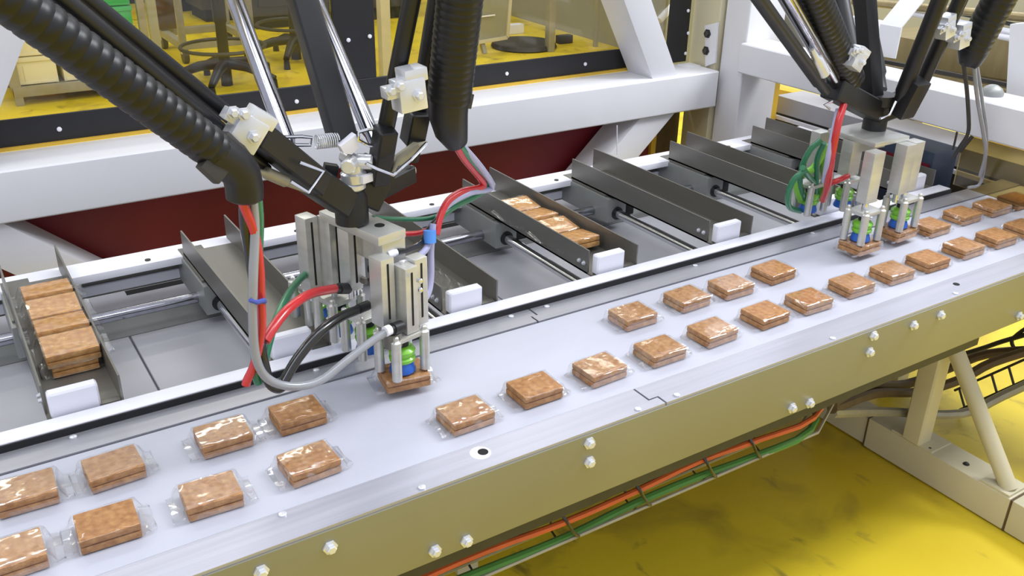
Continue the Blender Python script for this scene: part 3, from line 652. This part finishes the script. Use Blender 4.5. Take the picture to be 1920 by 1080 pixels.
for (u0, u1, v0, v1, z0, z1) in ((-0.083, -0.060, -0.028, -0.009, 0.590, 0.676), (-0.099, -0.075, -0.006, 0.012, 0.580, 0.664), (-0.093, -0.075, 0.013, 0.032, 0.582, 0.668),
                                (0.052, 0.074, -0.036, -0.018, 0.590, 0.690), (0.03, 0.055, -0.017, 0.003, 0.590, 0.690), (0.012, 0.03, 0.0, 0.02, 0.600, 0.69), (-0.012, 0.01, -0.02, -0.002, 0.61, 0.688)):
    cy = part('air_cylinder', gbox(u0, u1, v0, v1, z0, z1), 'alu', g1)
    um, vm = (u0 + u1) / 2, (v0 + v1) / 2
    bm = B(); rod(bm, Lg(um, vm, z0 - 0.014), Lg(um, vm, z0), 0.0045); part('piston_rod', bm, 'chrome', cy)
    part('cylinder_groove', gbox(u0 - 0.0006, u0 + 0.001, vm - 0.0012, vm + 0.0012, z0 + 0.01, z1 - 0.006, 0), 'soot', cy)
for u, v, z in ((-0.080, 0.018, 0.63), (-0.097, 0.004, 0.652)):
    bm = B(); lathe(bm, [(0, 0.003), (0.006, 0.003), (0.007, 0.0018)], Lg(u - 0.012, v, z), (0.1, -1, 0.1), 10); part('adjust_screw', bm, 'chrome', g1)
part('link_arm', gbox(-0.02, 0.03, -0.006, -0.001, 0.618, 0.626), 'tray', g1)
for (px, py, qx, qy, y, m) in ((690, 545, 652, 541, 0.93, 'black'),):
    pass
def fit(p0, p1, r, m): 
    bm = B(); tube(bm, [p0, lerp(p0, p1, .3), lerp(p0, p1, .32), p1], [r * .8, r * .8, r, r], 12); return part('hose_fitting', bm, m, g1)
fit(at(628, 541, y=0.945), at(652, 541, y=0.955), 0.007, 'black')
fit(at(728, 620, y=0.862), at(752, 612, y=0.87), 0.0075, 'black')
fit(at(664, 583, y=0.905), at(690, 572, y=0.915), 0.006, 'black')
fit(at(572, 512, y=1.02), at(588, 508, y=1.03), 0.006, 'greenh')
bm = B(); tube(bm, path_px([(722, 622, .860), (731, 618, .862)]), 0.0062, 12); part('hose_ring', bm, 'pvc', g1)
fit(at(775, 489, y=0.90), at(752, 495, y=0.89), 0.0042, 'pvc'); fit(at(745, 472, y=0.90), at(728, 478, y=0.90), 0.0045, 'pvc'); fit(at(775, 574, y=0.90), at(760, 578, y=0.895), 0.004, 'pvc')
bm = B(); lathe(bm, [(0, 0.011), (0.018, 0.011), (0.02, 0.008)], at(737, 648, y=0.872), (0, 0, 1), 16); part('valve_body', bm, 'tray', g1)
# hoses on the left
hose(g1, path_px([(452, 372, .842), (462, 398, .845), (478, 440, .85), (487, 500, .85), (489, 560, .85), (490, 620, .85), (478, 680, .85), (464, 712, .85), (461, 722, .85)]), 0.0047, 'red', 'red air hose dropping from the conduit')
hose(g1, path_px([(497, 640, .86), (512, 615, .87), (540, 580, .89), (580, 552, .92), (628, 541, .945)]), 0.0056, 'red', 'red air hose curving to the gripper')
hose(g1, path_px([(458, 374, .846), (460, 420, .855), (470, 480, .858), (480, 550, .858), (486, 620, .858), (492, 670, .858), (504, 715, .85), (520, 728, .845), (532, 722, .845)]), 0.006, 'blackh', 'black air hose hanging in a loop')
hose(g1, path_px([(532, 716, .848), (558, 672, .86), (600, 622, .875), (640, 594, .895), (668, 582, .905)]), 0.0058, 'blackh', 'black air hose curving to the gripper')
hose(g1, path_px([(474, 372, .85), (478, 430, .85), (475, 520, .842), (474, 600, .842), (480, 670, .842), (500, 708, .842), (540, 724, .842), (596, 716, .846), (650, 676, .852), (690, 645, .858), (726, 621, .862)]), 0.0048, 'greyh', 'grey air hose looping low to the front head')
hose(g1, path_px([(483, 372, .855), (486, 420, .86), (484, 480, .864), (480, 560, .864), (478, 640, .864), (480, 700, .86), (485, 718, .86)]), 0.0048, 'greenh', 'green air hose dropping from the conduit')
hose(g1, path_px([(490, 712, .868), (500, 660, .88), (514, 610, .90), (536, 560, .95), (560, 526, 1.0), (578, 511, 1.022)]), 0.0046, 'greenh', 'green air hose curving to the rear head')
bm = B(); tube(bm, path_px([(468, 562, .838), (482, 567, .838), (495, 563, .838), (496, 566, .846)]), 0.0026, 8); part('blue_tie', bm, 'tie', g1, 'blue tie round the hoses')
# hoses on the right
hose(g1, path_px([(852, 268, .915), (872, 300, .94), (905, 340, .97), (900, 352, .97), (870, 358, .96), (842, 375, .95), (826, 405, .94), (818, 440, .93)]), 0.0046, 'red', 'red air hose bundled right of the gripper')
hose(g1, path_px([(858, 268, .92), (892, 310, .95), (918, 345, .98), (890, 368, .975), (850, 388, .965), (822, 412, .95), (810, 440, .94)]), 0.0046, 'greenh', 'green air hose bundled right of the gripper')
hose(g1, path_px([(862, 268, .925), (905, 318, .95), (922, 352, .98), (880, 362, .96), (836, 388, .95), (812, 430, .935), (800, 465, .92), (776, 489, .90)]), 0.0042, 'lilac', 'pale lilac air hose to the upper fitting')
hose(g1, path_px([(812, 420, .93), (808, 470, .925), (808, 520, .92), (800, 555, .91), (776, 574, .90)]), 0.0042, 'lilac', 'pale lilac air hose to the lower fitting')
hose(g1, path_px([(830, 400, .945), (806, 428, .935), (790, 455, .925), (762, 468, .91), (745, 472, .90)]), 0.0038, 'blackh', 'thin black air hose to the upper fitting')
hose(g1, path_px([(812, 440, .945), (802, 480, .945), (786, 520, .94), (765, 548, .935), (745, 560, .93)]), 0.0046, 'blackh', 'black air hose right of the gripper')
hose(g1, path_px([(835, 400, .955), (800, 410, .955), (750, 411, .955), (698, 408, .955)]), 0.003, 'greenh', 'thin green air hose to the hub')
hose(g1, path_px([(820, 420, .95), (790, 436, .95), (750, 438, .95), (716, 432, .945)]), 0.0034, 'red', 'thin red air hose to the mount')
bm = B(); tube(bm, path_px([(806, 432, .925), (806, 455, .922)]), 0.0078, 10); part('blue_tape', bm, 'bluetape', g1, 'light blue tape')

# ---- far robot
K = Vector((1.295, 0.947, 0.70))
rb = thing('delta_robot', 'far black delta robot with silver clamps at upper right', 'robot', K)
hp = at(1640, 232, y=0.947)
bm = B(); lathe(bm, [(-0.012, 0.0165), (-0.010, 0.0195), (0.03, 0.0195), (0.034, 0.026), (0.05, 0.026)], hp, n=28); hub = part('hub', bm, 'black', rb)
bm = B(); beam(bm, hp + Vector((0, 0, .02)), at(1560, 165, y=0.93), 0.034, 0.034, (0, 0, 1), 0.006, 3); part('plate_arm', bm, 'black', rb)
bm = B(); beam(bm, hp + Vector((0, 0, .02)), at(1702, 188, y=0.92), 0.036, 0.034, (0, 0, 1), 0.006, 3); part('plate_arm', bm, 'black', rb)
bm = B(); beam(bm, hp + Vector((0, 0, .02)), at(1612, 190, y=1.0), 0.03, 0.03, (0, 0, 1), 0.006, 3); part('plate_arm', bm, 'black', rb)
f1 = rodp(at(1548, 172, y=0.92), at(1425, 0, y=0.87), 0.0098, 'black')
f2 = rodp(at(1572, 165, y=0.93), at(1478, 0, y=0.88), 0.0115, 'gloss')
part('conduit', corrugated(at(1592, 150, y=0.94), longer(at(1592, 150, y=0.94), at(1528, 0, y=0.90), 0.40), 0.0245), 'conduit', rb)
f3 = rodp(at(1612, 175, y=1.0), at(1578, 0, y=1.12), 0.0135, 'black')
f4 = rodp(at(1650, 170, y=1.0), at(1616, 0, y=1.12), 0.0165, 'black')
bm = B(); beam(bm, at(1636, 190, y=0.95), longer(at(1636, 190, y=0.95), at(1622, 0, y=0.99), 0.42), 0.028, 0.026, (0, 1, 0), 0.006); part('drive_shaft', bm, 'black', rb)
f5 = rodp(at(1680, 205, y=0.92), at(1762, 0, y=0.865), 0.0125, 'black')
f6 = rodp(at(1712, 190, y=0.94), at(1800, 0, y=0.885), 0.0115, 'carbon')
bm = B(); beam(bm, at(1688, 215, y=0.915), at(1722, 150, y=0.895), 0.036, 0.03, (0, 1, 0), 0.005); part('rod_end', bm, 'black', rb)
clamp(1602, 112, 0.90, 0.85, 0.5); clamp(1772, 55, 0.88, 0.8, -0.3); clamp(1798, 72, 0.885, 0.9, -0.2)
for l in ([(1600, 88), (1592, 112), (1610, 130)], [(1545, 140), (1538, 128), (1520, 100)]):
    clip(l, 0.90)
clip([(1680, 190), (1668, 215), (1650, 222)], 0.90); clip([(1560, 190), (1545, 196), (1556, 204)], 0.91)
bm = B(); tube(bm, path_px([(1522, 92), (1530, 108), (1531, 110), (1545, 138), (1546, 142)], 0.895, 0.905), [0.004, 0.005, 0.009, 0.009, 0.004], 12); part('spring_tube', bm, 'zinc', rb)
q2 = at(1826, 88, y=0.90)
part('conduit', corrugated(q2, longer(q2, at(1878, -10, y=0.87), 0.36), 0.026), 'conduit', rb)
bm = B(); tube(bm, path_px([(1834, 75, .90), (1824, 96, .905), (1818, 118, .91), (1815, 126, .91)]), [0.026, 0.025, 0.018, 0.012], 18); part('conduit_elbow', bm, 'black', rb)
bm = B(); tube(bm, path_px([(1806, 115, .91), (1812, 160, .91), (1816, 215, .92), (1815, 250, .93), (1800, 275, .95), (1788, 295, .97)]), 0.0035, 8, True, 4); part('cable', bm, 'dark', rb)
bm = B(); tube(bm, path_px([(1826, 120, .91), (1832, 180, .91), (1844, 250, .91), (1848, 290, .91), (1838, 330, .92)]), 0.0035, 8, True, 4); part('cable', bm, 'greyh', rb)
bm = B(); tube(bm, path_px([(1831, 120, .915), (1842, 190, .915), (1850, 260, .915), (1840, 340, .92), (1815, 352, .93)]), 0.003, 8, True, 4); part('cable', bm, 'greyh', rb)
bc = Vector((1.30, 1.0, 1.50))
bm = B(); lathe(bm, [(0, 0.07), (0.01, 0.10), (0.07, 0.10), (0.08, 0.08)], bc, n=32); part('base_housing', bm, 'frame_white', rb)
for ea, eb in ((f1, f2), (f3, f4), (f5, f6)):
    mid = (ea + eb) / 2; d = (mid - bc); d.z = 0; d = d.normalized()
    bm = B(); tube(bm, [ea, eb], 0.012, 12); part('elbow_bar', bm, 'black', rb)
    bm = B(); tube(bm, [mid, bc + d * 0.09 + Vector((0, 0, 0.03))], [0.018, 0.026], 16); part('upper_arm', bm, 'black', rb)

# ---- far gripper
g1 = thing('vacuum_gripper', 'far vacuum gripper with lime and blue cups and looping green hoses', 'gripper', (1.295, 0.93, 0.53))
for i, hc in enumerate(((1.250, 0.877), (1.357, 0.884), (1.262, 1.0), (1.335, 0.985))):
    suction_module(g1, hc, 0.05, 0.5262 if i < 2 else 0.534, 0.68)
def wbox(x0, x1, y0, y1, z0, z1, bev=0.0015):
    bm = B(); box(bm, x0, x1, y0, y1, z0, z1, bev); return bm
part('mount_plate', wbox(1.262, 1.348, 0.89, 0.985, 0.6762, 0.684), 'alu', g1)
for x0, x1, y0, y1 in ((1.235, 1.262, 0.868, 0.888), (1.345, 1.37, 0.874, 0.896), (1.318, 1.343, 0.87, 0.892), (1.252, 1.275, 0.99, 1.01), (1.322, 1.35, 0.975, 0.998)):
    cy = part('air_cylinder', wbox(x0, x1, y0, y1, 0.592, 0.676), 'alu', g1)
    bm = B(); rod(bm, ((x0 + x1) / 2, (y0 + y1) / 2, 0.575), ((x0 + x1) / 2, (y0 + y1) / 2, 0.592), 0.005); part('piston_rod', bm, 'chrome', cy)
part('bridge', wbox(1.262, 1.345, 0.93, 0.95, 0.655, 0.676), 'alu', g1)
bm = B(); lathe(bm, [(0, 0.019), (0.012, 0.019)], (hp.x, hp.y, 0.684), n=20); part('mount_boss', bm, 'alu', g1)
hose(g1, path_px([(1582, 196, .92), (1572, 230, .91), (1562, 280, .91), (1556, 320, .92), (1550, 355, .94), (1543, 375, .96)]), 0.0058, 'red', 'red air hose hanging under the far robot')
hose(g1, path_px([(1572, 205, .925), (1562, 250, .915), (1552, 300, .915), (1545, 340, .94)]), 0.0045, 'lilac', 'pale lilac air hose beside the red one')
hose(g1, path_px([(1590, 330, .95), (1572, 338, .95), (1556, 344, .96)]), 0.005, 'red', 'short red air hose')
for l in ([(1540, 262), (1520, 280), (1505, 310), (1500, 345), (1508, 372)], [(1545, 268), (1532, 300), (1530, 350), (1524, 385)], [(1512, 318), (1490, 335), (1478, 362), (1480, 388), (1500, 396)], [(1505, 314), (1515, 330), (1528, 345), (1532, 372)]):
    hose(g1, path_px(l, 0.965, 1.0), 0.0048, 'greenh', 'looping green air hose')
for l in ([(1548, 270), (1536, 300), (1522, 318), (1500, 330), (1494, 352), (1502, 376)], [(1552, 275), (1546, 310), (1544, 350), (1530, 376)]):
    hose(g1, path_px(l, 0.975, 1.005), 0.0062, 'cupg', 'lime green air hose')

# ================================================================== machine beyond the cross beam
def pt(px, py, **k): return at(px, py, **k)
inf = thing('packing_machine', 'tan and steel packing machine with white tubes beyond the cross beam at right', 'machine', (2.1, 1.1, 0))
XM = 1.95
def yz(px, py, x=XM): return at(px, py, x=x)
bm = B(); slab(bm, [yz(1735, 48), yz(1892, 72), yz(1890, 150), yz(1725, 125)], (0.03, 0, 0)); part('tan_panel', bm, 'tan', inf)
bm = B(); slab(bm, [yz(1640, 60, 1.96), yz(2000, 130, 1.96), yz(2000, 250, 1.96), yz(1640, 150, 1.96)], (0.3, 0, 0)); part('machine_body', bm, 'tan', inf)
bm = B(); slab(bm, [yz(1400, -160, 2.3), yz(2100, -60, 2.3), yz(2100, 300, 2.3), yz(1400, 120, 2.3)], (0.02, 0, 0)); part('rear_panel', bm, 'wall', inf)
for (a, b_, r, m) in (((1690, 22), (1960, 72), 0.006, 'pvc'), ((1700, 6), (1960, 58), 0.004, 'dark'), ((1735, 40), (1960, 84), 0.007, 'pvc'), ((1600, 2), (1960, 36), 0.009, 'tan')):
    bm = B(); tube(bm, [yz(*a, 1.90), yz(*b_, 1.90)], r, 10); part('guide_tube', bm, m, inf)
for a, b_, r, m in (((1640, 112), (1990, 178), 0.004, 'dark'), ((1640, 124), (1990, 196), 0.007, 'tan'), ((1640, 136), (1990, 208), 0.004, 'dark'), ((1640, 143), (1990, 218), 0.005, 'alu')):
    bm = B(); beam(bm, yz(*a, 1.86), yz(*b_, 1.86), r * 2, r * 2, (0, 0, 1)); part('guide_strip', bm, m, inf)
bm = B(); slab(bm, [yz(1893, 45, 1.80), yz(1960, 40, 1.80), yz(1960, 230, 1.80), yz(1885, 195, 1.80)], (0.04, 0, 0), 0.003); part('grey_post', bm, 'frame_white', inf)
for y in (0.5, 1.45):
    bm = B(); box(bm, 2.20, 2.24, y, y + 0.04, 0, 0.62, 0.003); part('machine_leg', bm, 'tan', inf)
# white bent chute
ch = thing('white_chute', 'white bent sheet-metal chute between the far robot arms', 'chute', yz(1660, 110, 1.80))
bm = B(); slab(bm, [yz(1650, 45, 1.80), yz(1690, 52, 1.80), yz(1678, 110, 1.80), yz(1642, 104, 1.80)], (0.004, 0, 0)); part('chute_face', bm, 'frame_white', ch)
bm = B(); slab(bm, [yz(1650, 45, 1.80), yz(1690, 52, 1.80), yz(1740, -10, 1.86), yz(1700, -16, 1.86)], (0.004, 0, 0.0)); part('chute_slope', bm, 'frame_white', ch)
# dome knob on the beam
p = at(1853, 180, x=1.70)
bm = B(); lathe(bm, [(0, 0.021), (0.006, 0.021), (0.014, 0.016), (0.019, 0.008), (0.0205, 0.0)], (1.71, p.y, 0.69), n=20); solo('dome_knob', bm, 'block', 'grey domed knob on top of the cross beam', 'knob')
# items left of the far robot above the beam
bm = B(); slab(bm, [yz(1445, -30, 1.85), yz(1540, -20, 1.85), yz(1530, 92, 1.85), yz(1448, 78, 1.85)], (0.05, 0, 0), 0.003); solo('grey_cabinet', bm, 'block', 'mid grey cabinet corner behind the far robot rods', 'cabinet')
bm = B(); slab(bm, [yz(1590, 30, 1.83), yz(1640, 40, 1.83), yz(1640, 115, 1.83), yz(1590, 100, 1.83)], (0.03, 0, 0), 0.003); solo('pale_box', bm, 'frame_white', 'pale box behind the far silver clamp', 'box')
bm = B(); tube(bm, [at(1236, 38, y=2.0), at(1285, -14, y=2.0)], 0.010, 8); solo('white_stay', bm, 'pvc', 'white slanting stay behind the guard, right of the big brace', 'stay')
bm = B(); tube(bm, [yz(1437, 10, 1.75), yz(1432, 62, 1.75)], 0.0015, 6); solo('thin_rod', bm, 'dark', 'thin dark rod on the white post left of the far robot', 'rod')

# ---- below the cross beam: yellow post, side conveyor, dark box
bm = B(); a = at(1437, 200, x=1.81); box(bm, 1.81, 1.83, a.y - 0.018, a.y + 0.018, 0, 0.66, 0.001, 1); solo('yellow_post', bm, 'yellow', 'slim yellow post below the left end of the cross beam', 'post')
bm = B(); a, b_ = at(1440, 172, x=2.0), at(1560, 200, x=2.0); beam(bm, a, b_, 0.03, 0.035, (0, 0, 1), 0.002); solo('yellow_bar', bm, 'yellow', 'yellow bar behind the slim yellow post', 'bar')
sc_ = thing('side_conveyor', 'grey side conveyor running below the cross beam with a white edge strip', 'conveyor', (1.9, 1.3, 0))
bm = B(); box(bm, 1.856, 1.95, 0.58, 1.62, 0.524, 0.535, 0.002); part('deck', bm, 'sheet', sc_)
bm = B(); box(bm, 1.85, 1.856, 0.58, 1.62, 0.492, 0.535, 0.001, 1); part('face_plate', bm, 'sheet', sc_)
bm = B(); box(bm, 1.846, 1.853, 0.58, 1.62, 0.476, 0.486, 0.001, 1); part('edge_strip', bm, 'pvc', sc_)
bm = B(); box(bm, 1.858, 1.95, 0.58, 1.62, 0.30, 0.49); part('side_frame', bm, 'dark', sc_)
for x in (1.87, 1.935):
    for y in (0.62, 1.58):
        bm = B(); box(bm, x - .012, x + .012, y - .012, y + .012, 0, 0.30, 0.002); part('leg', bm, 'dark', sc_)
pb = at(1745, 335, x=1.60)
db = thing('dark_box', 'dark slate box with a maroon stripe, standing in for blurred robot reflections by the amber pane', 'box', (1.72, 1.12, 0.42))  # added box: blurred robot reflections put into its slate and maroon colours
bm = B(); box(bm, 1.685, 1.765, 1.05, 1.20, 0.42, 0.56, 0.004); part('box_body', bm, 'box_blue', db)
bm = B(); box(bm, 1.682, 1.685, 1.055, 1.195, 0.50, 0.535); part('stripe', bm, 'maroon', db)
bm = B(); lathe(bm, [(0, 0.02), (0.03, 0.018), (0.033, 0.012)], (1.684, 1.09, 0.455), (-1, 0, 0), 16); part('box_knob', bm, 'greyh', db)

# ================================================================== room behind the guard
YC = 4.65
def cr(px, py, y=YC): return at(px, py, y=y)
cart = thing('crate_cart', 'beige metal cart holding cream crates behind the guard at left', 'cart', cr(35, 205))
fl = cr(32, 205); frx = cr(180, 190)
xs0, xs1 = fl.x, cr(285, 120).x
zt = cr(100, 158).z
bm = B(); box(bm, xs0, xs1, YC, YC + 0.03, zt - 0.045, zt, 0.003); part('front_bar', bm, 'trolley', cart)
bm = B(); box(bm, xs0, xs1, YC + 0.4, YC + 0.43, zt - 0.045, zt, 0.003); part('rear_bar', bm, 'trolley', cart)
bm = B(); box(bm, xs0, xs1, YC + 0.03, YC + 0.4, zt - 0.02, zt - 0.002); part('shelf', bm, 'trolley', cart)
for x in (xs0, xs1 - 0.03):
    for y in (YC, YC + 0.4):
        bm = B(); box(bm, x, x + 0.035, y + 0.001, y + 0.032, 0.0, zt - 0.046 if x < 1 and 0 else 1.3, 0.002); part('leg', bm, 'trolley', cart)
def crate(x0, x1, z0, h, m, label, y=YC + 0.035):
    t = thing('crate', label, 'crate', ((x0 + x1) / 2, y + 0.18, z0))
    bm = B(); box(bm, x0, x1, y, y + 0.35, z0, z0 + h, 0.006); part('body', bm, m, t)
    bm = B(); box(bm, x0 - 0.004, x1 + 0.004, y - 0.006, y + 0.354, z0 + h - 0.022, z0 + h - 0.002, 0.003); part('rim', bm, m, t)
    bm = B(); box(bm, x0 + 0.04, x0 + 0.044, y - 0.003, y, z0 + 0.02, z0 + h - 0.04); part('rib', bm, m, t)
    bm = B(); box(bm, x0 + 0.01, x1 - 0.01, y - 0.004, y, z0 + 0.004, z0 + 0.014); part('base_rib', bm, m, t)
    return t
xa, xm, xb = cr(30, 150).x, cr(117, 145).x, cr(200, 130).x
z1 = cr(100, 158).z; z2 = cr(80, 107).z
h1 = z2 - z1
crate(xa, xm - 0.012, z1, h1, 'crate_cream', 'lower left cream crate on the cart')
crate(xm + 0.012, xs1 - 0.05, z1, h1, 'crate_cream', 'lower right cream crate on the cart, half behind the conduit')
crate(xa, xm - 0.012, z2 + 0.002, h1, 'crate_cream', 'upper left cream crate on the cart')
crate(xm + 0.012, xs1 - 0.05, z2 + 0.002, cr(270, 63).z - z2 - 0.004, 'crate_cream', 'upper right cream crate on the cart below the green ones')
zg = max(z2 + 0.03, cr(270, 63).z)
crate(xm + 0.012, xs1 - 0.05, zg, 0.125, 'crate_green', 'lower green crate stacked on the cart')
crate(xm + 0.012, xs1 - 0.05, zg + 0.127, 0.125, 'crate_green', 'upper green crate stacked on the cart')
q = cr(95, 178, YC + 0.2)
bm = B(); lathe(bm, [(0, 0.07), (0.03, 0.08), (0.035, 0.06)], (q.x, YC + 0.2, 0.0), n=20); solo('yellow_bowl', bm, 'yellow', 'olive yellow bowl on the floor under the crate cart', 'bowl')
bm = B(); a = at(290, 60, y=5.0); box(bm, a.x - 0.02, a.x + 0.025, 5.0, 5.04, 0, 1.4, 0.002); solo('tan_post', bm, 'cream', 'tan upright post beside the green crates', 'post')
bm = B(); a = at(313, 50, y=5.6); box(bm, a.x - 0.05, a.x + 0.06, 5.6, 5.63, 0.12, 1.4, 0.002); solo('brown_screen', bm, 'brown', 'dark brown panel edge right of the tan post', 'screen')
# grey trolley
YT = 5.2
tr = thing('grey_trolley', 'pale grey tubular trolley on castors behind the first stool', 'trolley', at(400, 100, y=YT))
za = at(345, 80, y=YT).z
xl, xr_ = at(338, 80, y=YT).x, at(480, 65, y=YT).x
bm = B(); box(bm, xl, xr_, YT, YT + 0.04, za - 0.04, za, 0.004); part('front_bar', bm, 'trolley', tr)
bm = B(); box(bm, xl, xr_, YT + 0.45, YT + 0.49, za - 0.04, za, 0.004); part('rear_bar', bm, 'trolley', tr)
for x in (xl, xr_ - 0.04):
    bm = B(); box(bm, x, x + 0.04, YT + 0.041, YT + 0.449, za - 0.04, za, 0.004); part('side_bar', bm, 'trolley', tr)
    for y in (YT, YT + 0.45):
        bm = B(); box(bm, x, x + 0.035, y + 0.002, y + 0.037, za, 1.4, 0.003); part('upright', bm, 'trolley', tr)
        bm = B(); tube(bm, [(x + 0.008, y + 0.02, 0.04), (x + 0.035, y + 0.02, 0.04)], 0.04, 16); cs = part('castor', bm, 'dark', tr)
        bm = B(); box(bm, x + 0.004, x + 0.039, y + 0.005, y + 0.035, 0.05, za - 0.041); part('castor_fork', bm, 'zinc', cs)
# dark machine shapes further back
for i, (px, py, w, d, h, y, m, nm, lab, cat) in enumerate(((375, 40, 0.25, 0.3, 0.5, 6.9, 'dark', 'dark_cabinet', 'low dark cabinet behind the grey trolley', 'cabinet'), (520, 50, 0.5, 0.4, 0.6, 6.4, 'dark', 'dark_cabinet', 'wide dark cabinet behind the two stools', 'cabinet'),
                                        (640, 30, 0.6, 0.3, 0.9, 6.0, 'dark', 'dark_cabinet', 'tall dark cabinet behind the black mullion', 'cabinet'), (400, 10, 1.2, 0.3, 0.9, 7.4, 'brown', 'brown_counter', 'long brown counter at the back of the room', 'counter'))):
    p = at(px, py, y=y)
    t = thing(nm, lab, cat, (p.x, y, 0))
    bm = B(); box(bm, p.x - w, p.x + w, y, y + d, 0.08, h, 0.01); part('body', bm, m, t)
    bm = B(); box(bm, p.x - w + .03, p.x + w - .03, y + .03, y + d - .02, 0, 0.08); part('plinth', bm, 'soot', t)
    bm = B(); box(bm, p.x - w + .04, p.x + w - .04, y - 0.012, y - 0.001, 0.14, h - 0.06, 0.004); part('door', bm, m, t)
def stool(px, py, y, label, s=1.0):
    b0 = at(px, py, y=y); o = Vector((b0.x, y, 0))
    t = thing('swivel_stool', label, 'stool', o)
    bm = B(); lathe(bm, [(0.0, 0.028), (0.3, 0.026), (0.31, 0.032), (0.44, 0.032), (0.45, 0.018)], o, n=16); part('column', bm, 'black', t)
    bm = B(); rod(bm, o + Vector((0, 0, 0.45)), o + Vector((0, 0, 0.62)), 0.016); part('gas_rod', bm, 'zinc', t)
    bm = B(); lathe(bm, [(0, 0.16), (0.02, 0.18), (0.05, 0.17), (0.06, 0.10)], o + Vector((0, 0, 0.62)), n=24); part('seat', bm, 'black', t)
    for k in range(5):
        a = 0.4 + k * 2 * PI / 5; d = Vector((math.cos(a), math.sin(a), 0))
        bm = B(); tube(bm, [o + Vector((0, 0, 0.11)), o + d * 0.12 + Vector((0, 0, 0.10)), o + d * 0.27 + Vector((0, 0, 0.055))], [0.026, 0.024, 0.016], 10); lg = part('leg', bm, 'black', t)
        bm = B(); tube(bm, [o + d * 0.265 + Vector((0, 0, 0.0)), o + d * 0.265 + Vector((0, 0, 0.05))], [0.018, 0.014], 10); part('glide', bm, 'black', lg)
    bm = B(); P = [o + Vector((0.2 * math.cos(2 * PI * i / 24), 0.2 * math.sin(2 * PI * i / 24), 0.19)) for i in range(25)]; tube(bm, P, 0.009, 8); part('foot_ring', bm, 'dark', t)
    return t
stool(426, 158, 4.62, 'black swivel stool standing left of the glossy robot rod')
stool(556, 112, 5.05, 'black swivel stool seen between the two glossy robot rods')
# things right of the mullion
YB = 5.3
sb = thing('notice_board', 'pale framed board on thin legs behind the right conduit', 'board', at(900, 110, y=4.7))
c1_, c2_, c3_, c4_ = [at(*q, y=4.7) for q in ((860, 85), (950, 70), (958, -30), (868, -20))]
bm = B(); slab(bm, [c1_, c2_, c3_, c4_], (0, 0.02, 0)); part('panel', bm, 'board', sb)
for a, b_ in ((c1_, c2_), (c2_, c3_), (c1_, c4_)):
    bm = B(); beam(bm, a, b_, 0.02, 0.026, (0, 1, 0), 0.002); part('frame_bar', bm, 'cream', sb)
a, b_ = at(903, 31, y=4.69), at(928, 28, y=4.69); bm = B(); beam(bm, a, b_, 0.006, 0.008); part('handle', bm, 'pvc', sb)
a = at(903, 78, y=4.72); b_ = at(908, 112, y=4.72)
bm = B(); beam(bm, (a.x, 4.72, a.z), (a.x + 0.01, 4.70, 0.0), 0.025, 0.025, (0, 1, 0)); part('leg', bm, 'trolley', sb)
bm = B(); beam(bm, (a.x - 0.35, 4.72, a.z), (a.x - 0.35, 4.70, 0.0), 0.025, 0.025, (0, 1, 0)); part('leg', bm, 'trolley', sb)
p = at(982, 88, z=0.0)
bm = B(); lathe(bm, [(0.0, 0.19), (0.008, 0.2), (0.03, 0.19), (0.034, 0.15)], (p.x, p.y, 0), n=36); solo('round_base', bm, 'dark', 'flat dark round base lying on the yellow floor', 'base')
for px, py, y, w, m, lab, nm in ((1034, 107, 4.55, 0.022, 'trolley', 'beige upright post between the board and the pale partition', 'upright_post'), (1118, 96, 4.55, 0.012, 'trolley', 'slender post right of the beige upright', 'upright_post'),
                                 (1016, 40, 6.0, 0.02, 'dark', 'dark blue-grey post behind the board', 'upright_post'), (1010, 40, 5.9, 0.012, 'cream', 'pale thin post behind the board', 'upright_post'), (727, 128, 4.4, 0.026, 'cream', 'cream pipe beside the black mullion', 'cream_pipe')):
    p = at(px, py, y=y); bm = B(); box(bm, p.x - w, p.x + w, y, y + w * 2, 0, 1.5, 0.003); solo(nm, bm, m, lab, 'post')
# pale partition beyond, with a skirting strip
pa, pb_ = at(1040, 52, z=0.0), at(1175, 92, z=0.0)
pt_ = thing('partition', 'pale grey partition standing on the yellow floor at upper centre', 'partition', (pa + pb_) / 2)
d = (pb_ - pa).normalized(); a = pa - d * 0.6; b_ = pb_ + d * 1.0
bm = B(); beam(bm, a + Vector((0, 0, .75)), b_ + Vector((0, 0, .75)), 0.04, 1.5); part('panel', bm, 'board', pt_)
nrm = Vector((d.y, -d.x, 0)); nrm = nrm if nrm.y < 0 else -nrm
bm = B(); beam(bm, a + nrm * 0.03 + Vector((0, 0, .05)), b_ + nrm * 0.03 + Vector((0, 0, .05)), 0.02, 0.10); part('skirting', bm, 'cream', pt_)
p = at(1062, 82, z=0.0); bm = B(); box(bm, p.x - 0.05, p.x + 0.05, p.y, p.y + 0.05, 0, 0.05, 0.008); solo('door_stop', bm, 'dark', 'small dark block on the yellow floor by the partition', 'block')
p = at(968, 64, z=0.0); bm = B(); box(bm, p.x - 0.06, p.x + 0.06, p.y, p.y + 0.06, 0, 0.06, 0.006); solo('white_block', bm, 'pvc', 'small white block behind the round dark base', 'block')
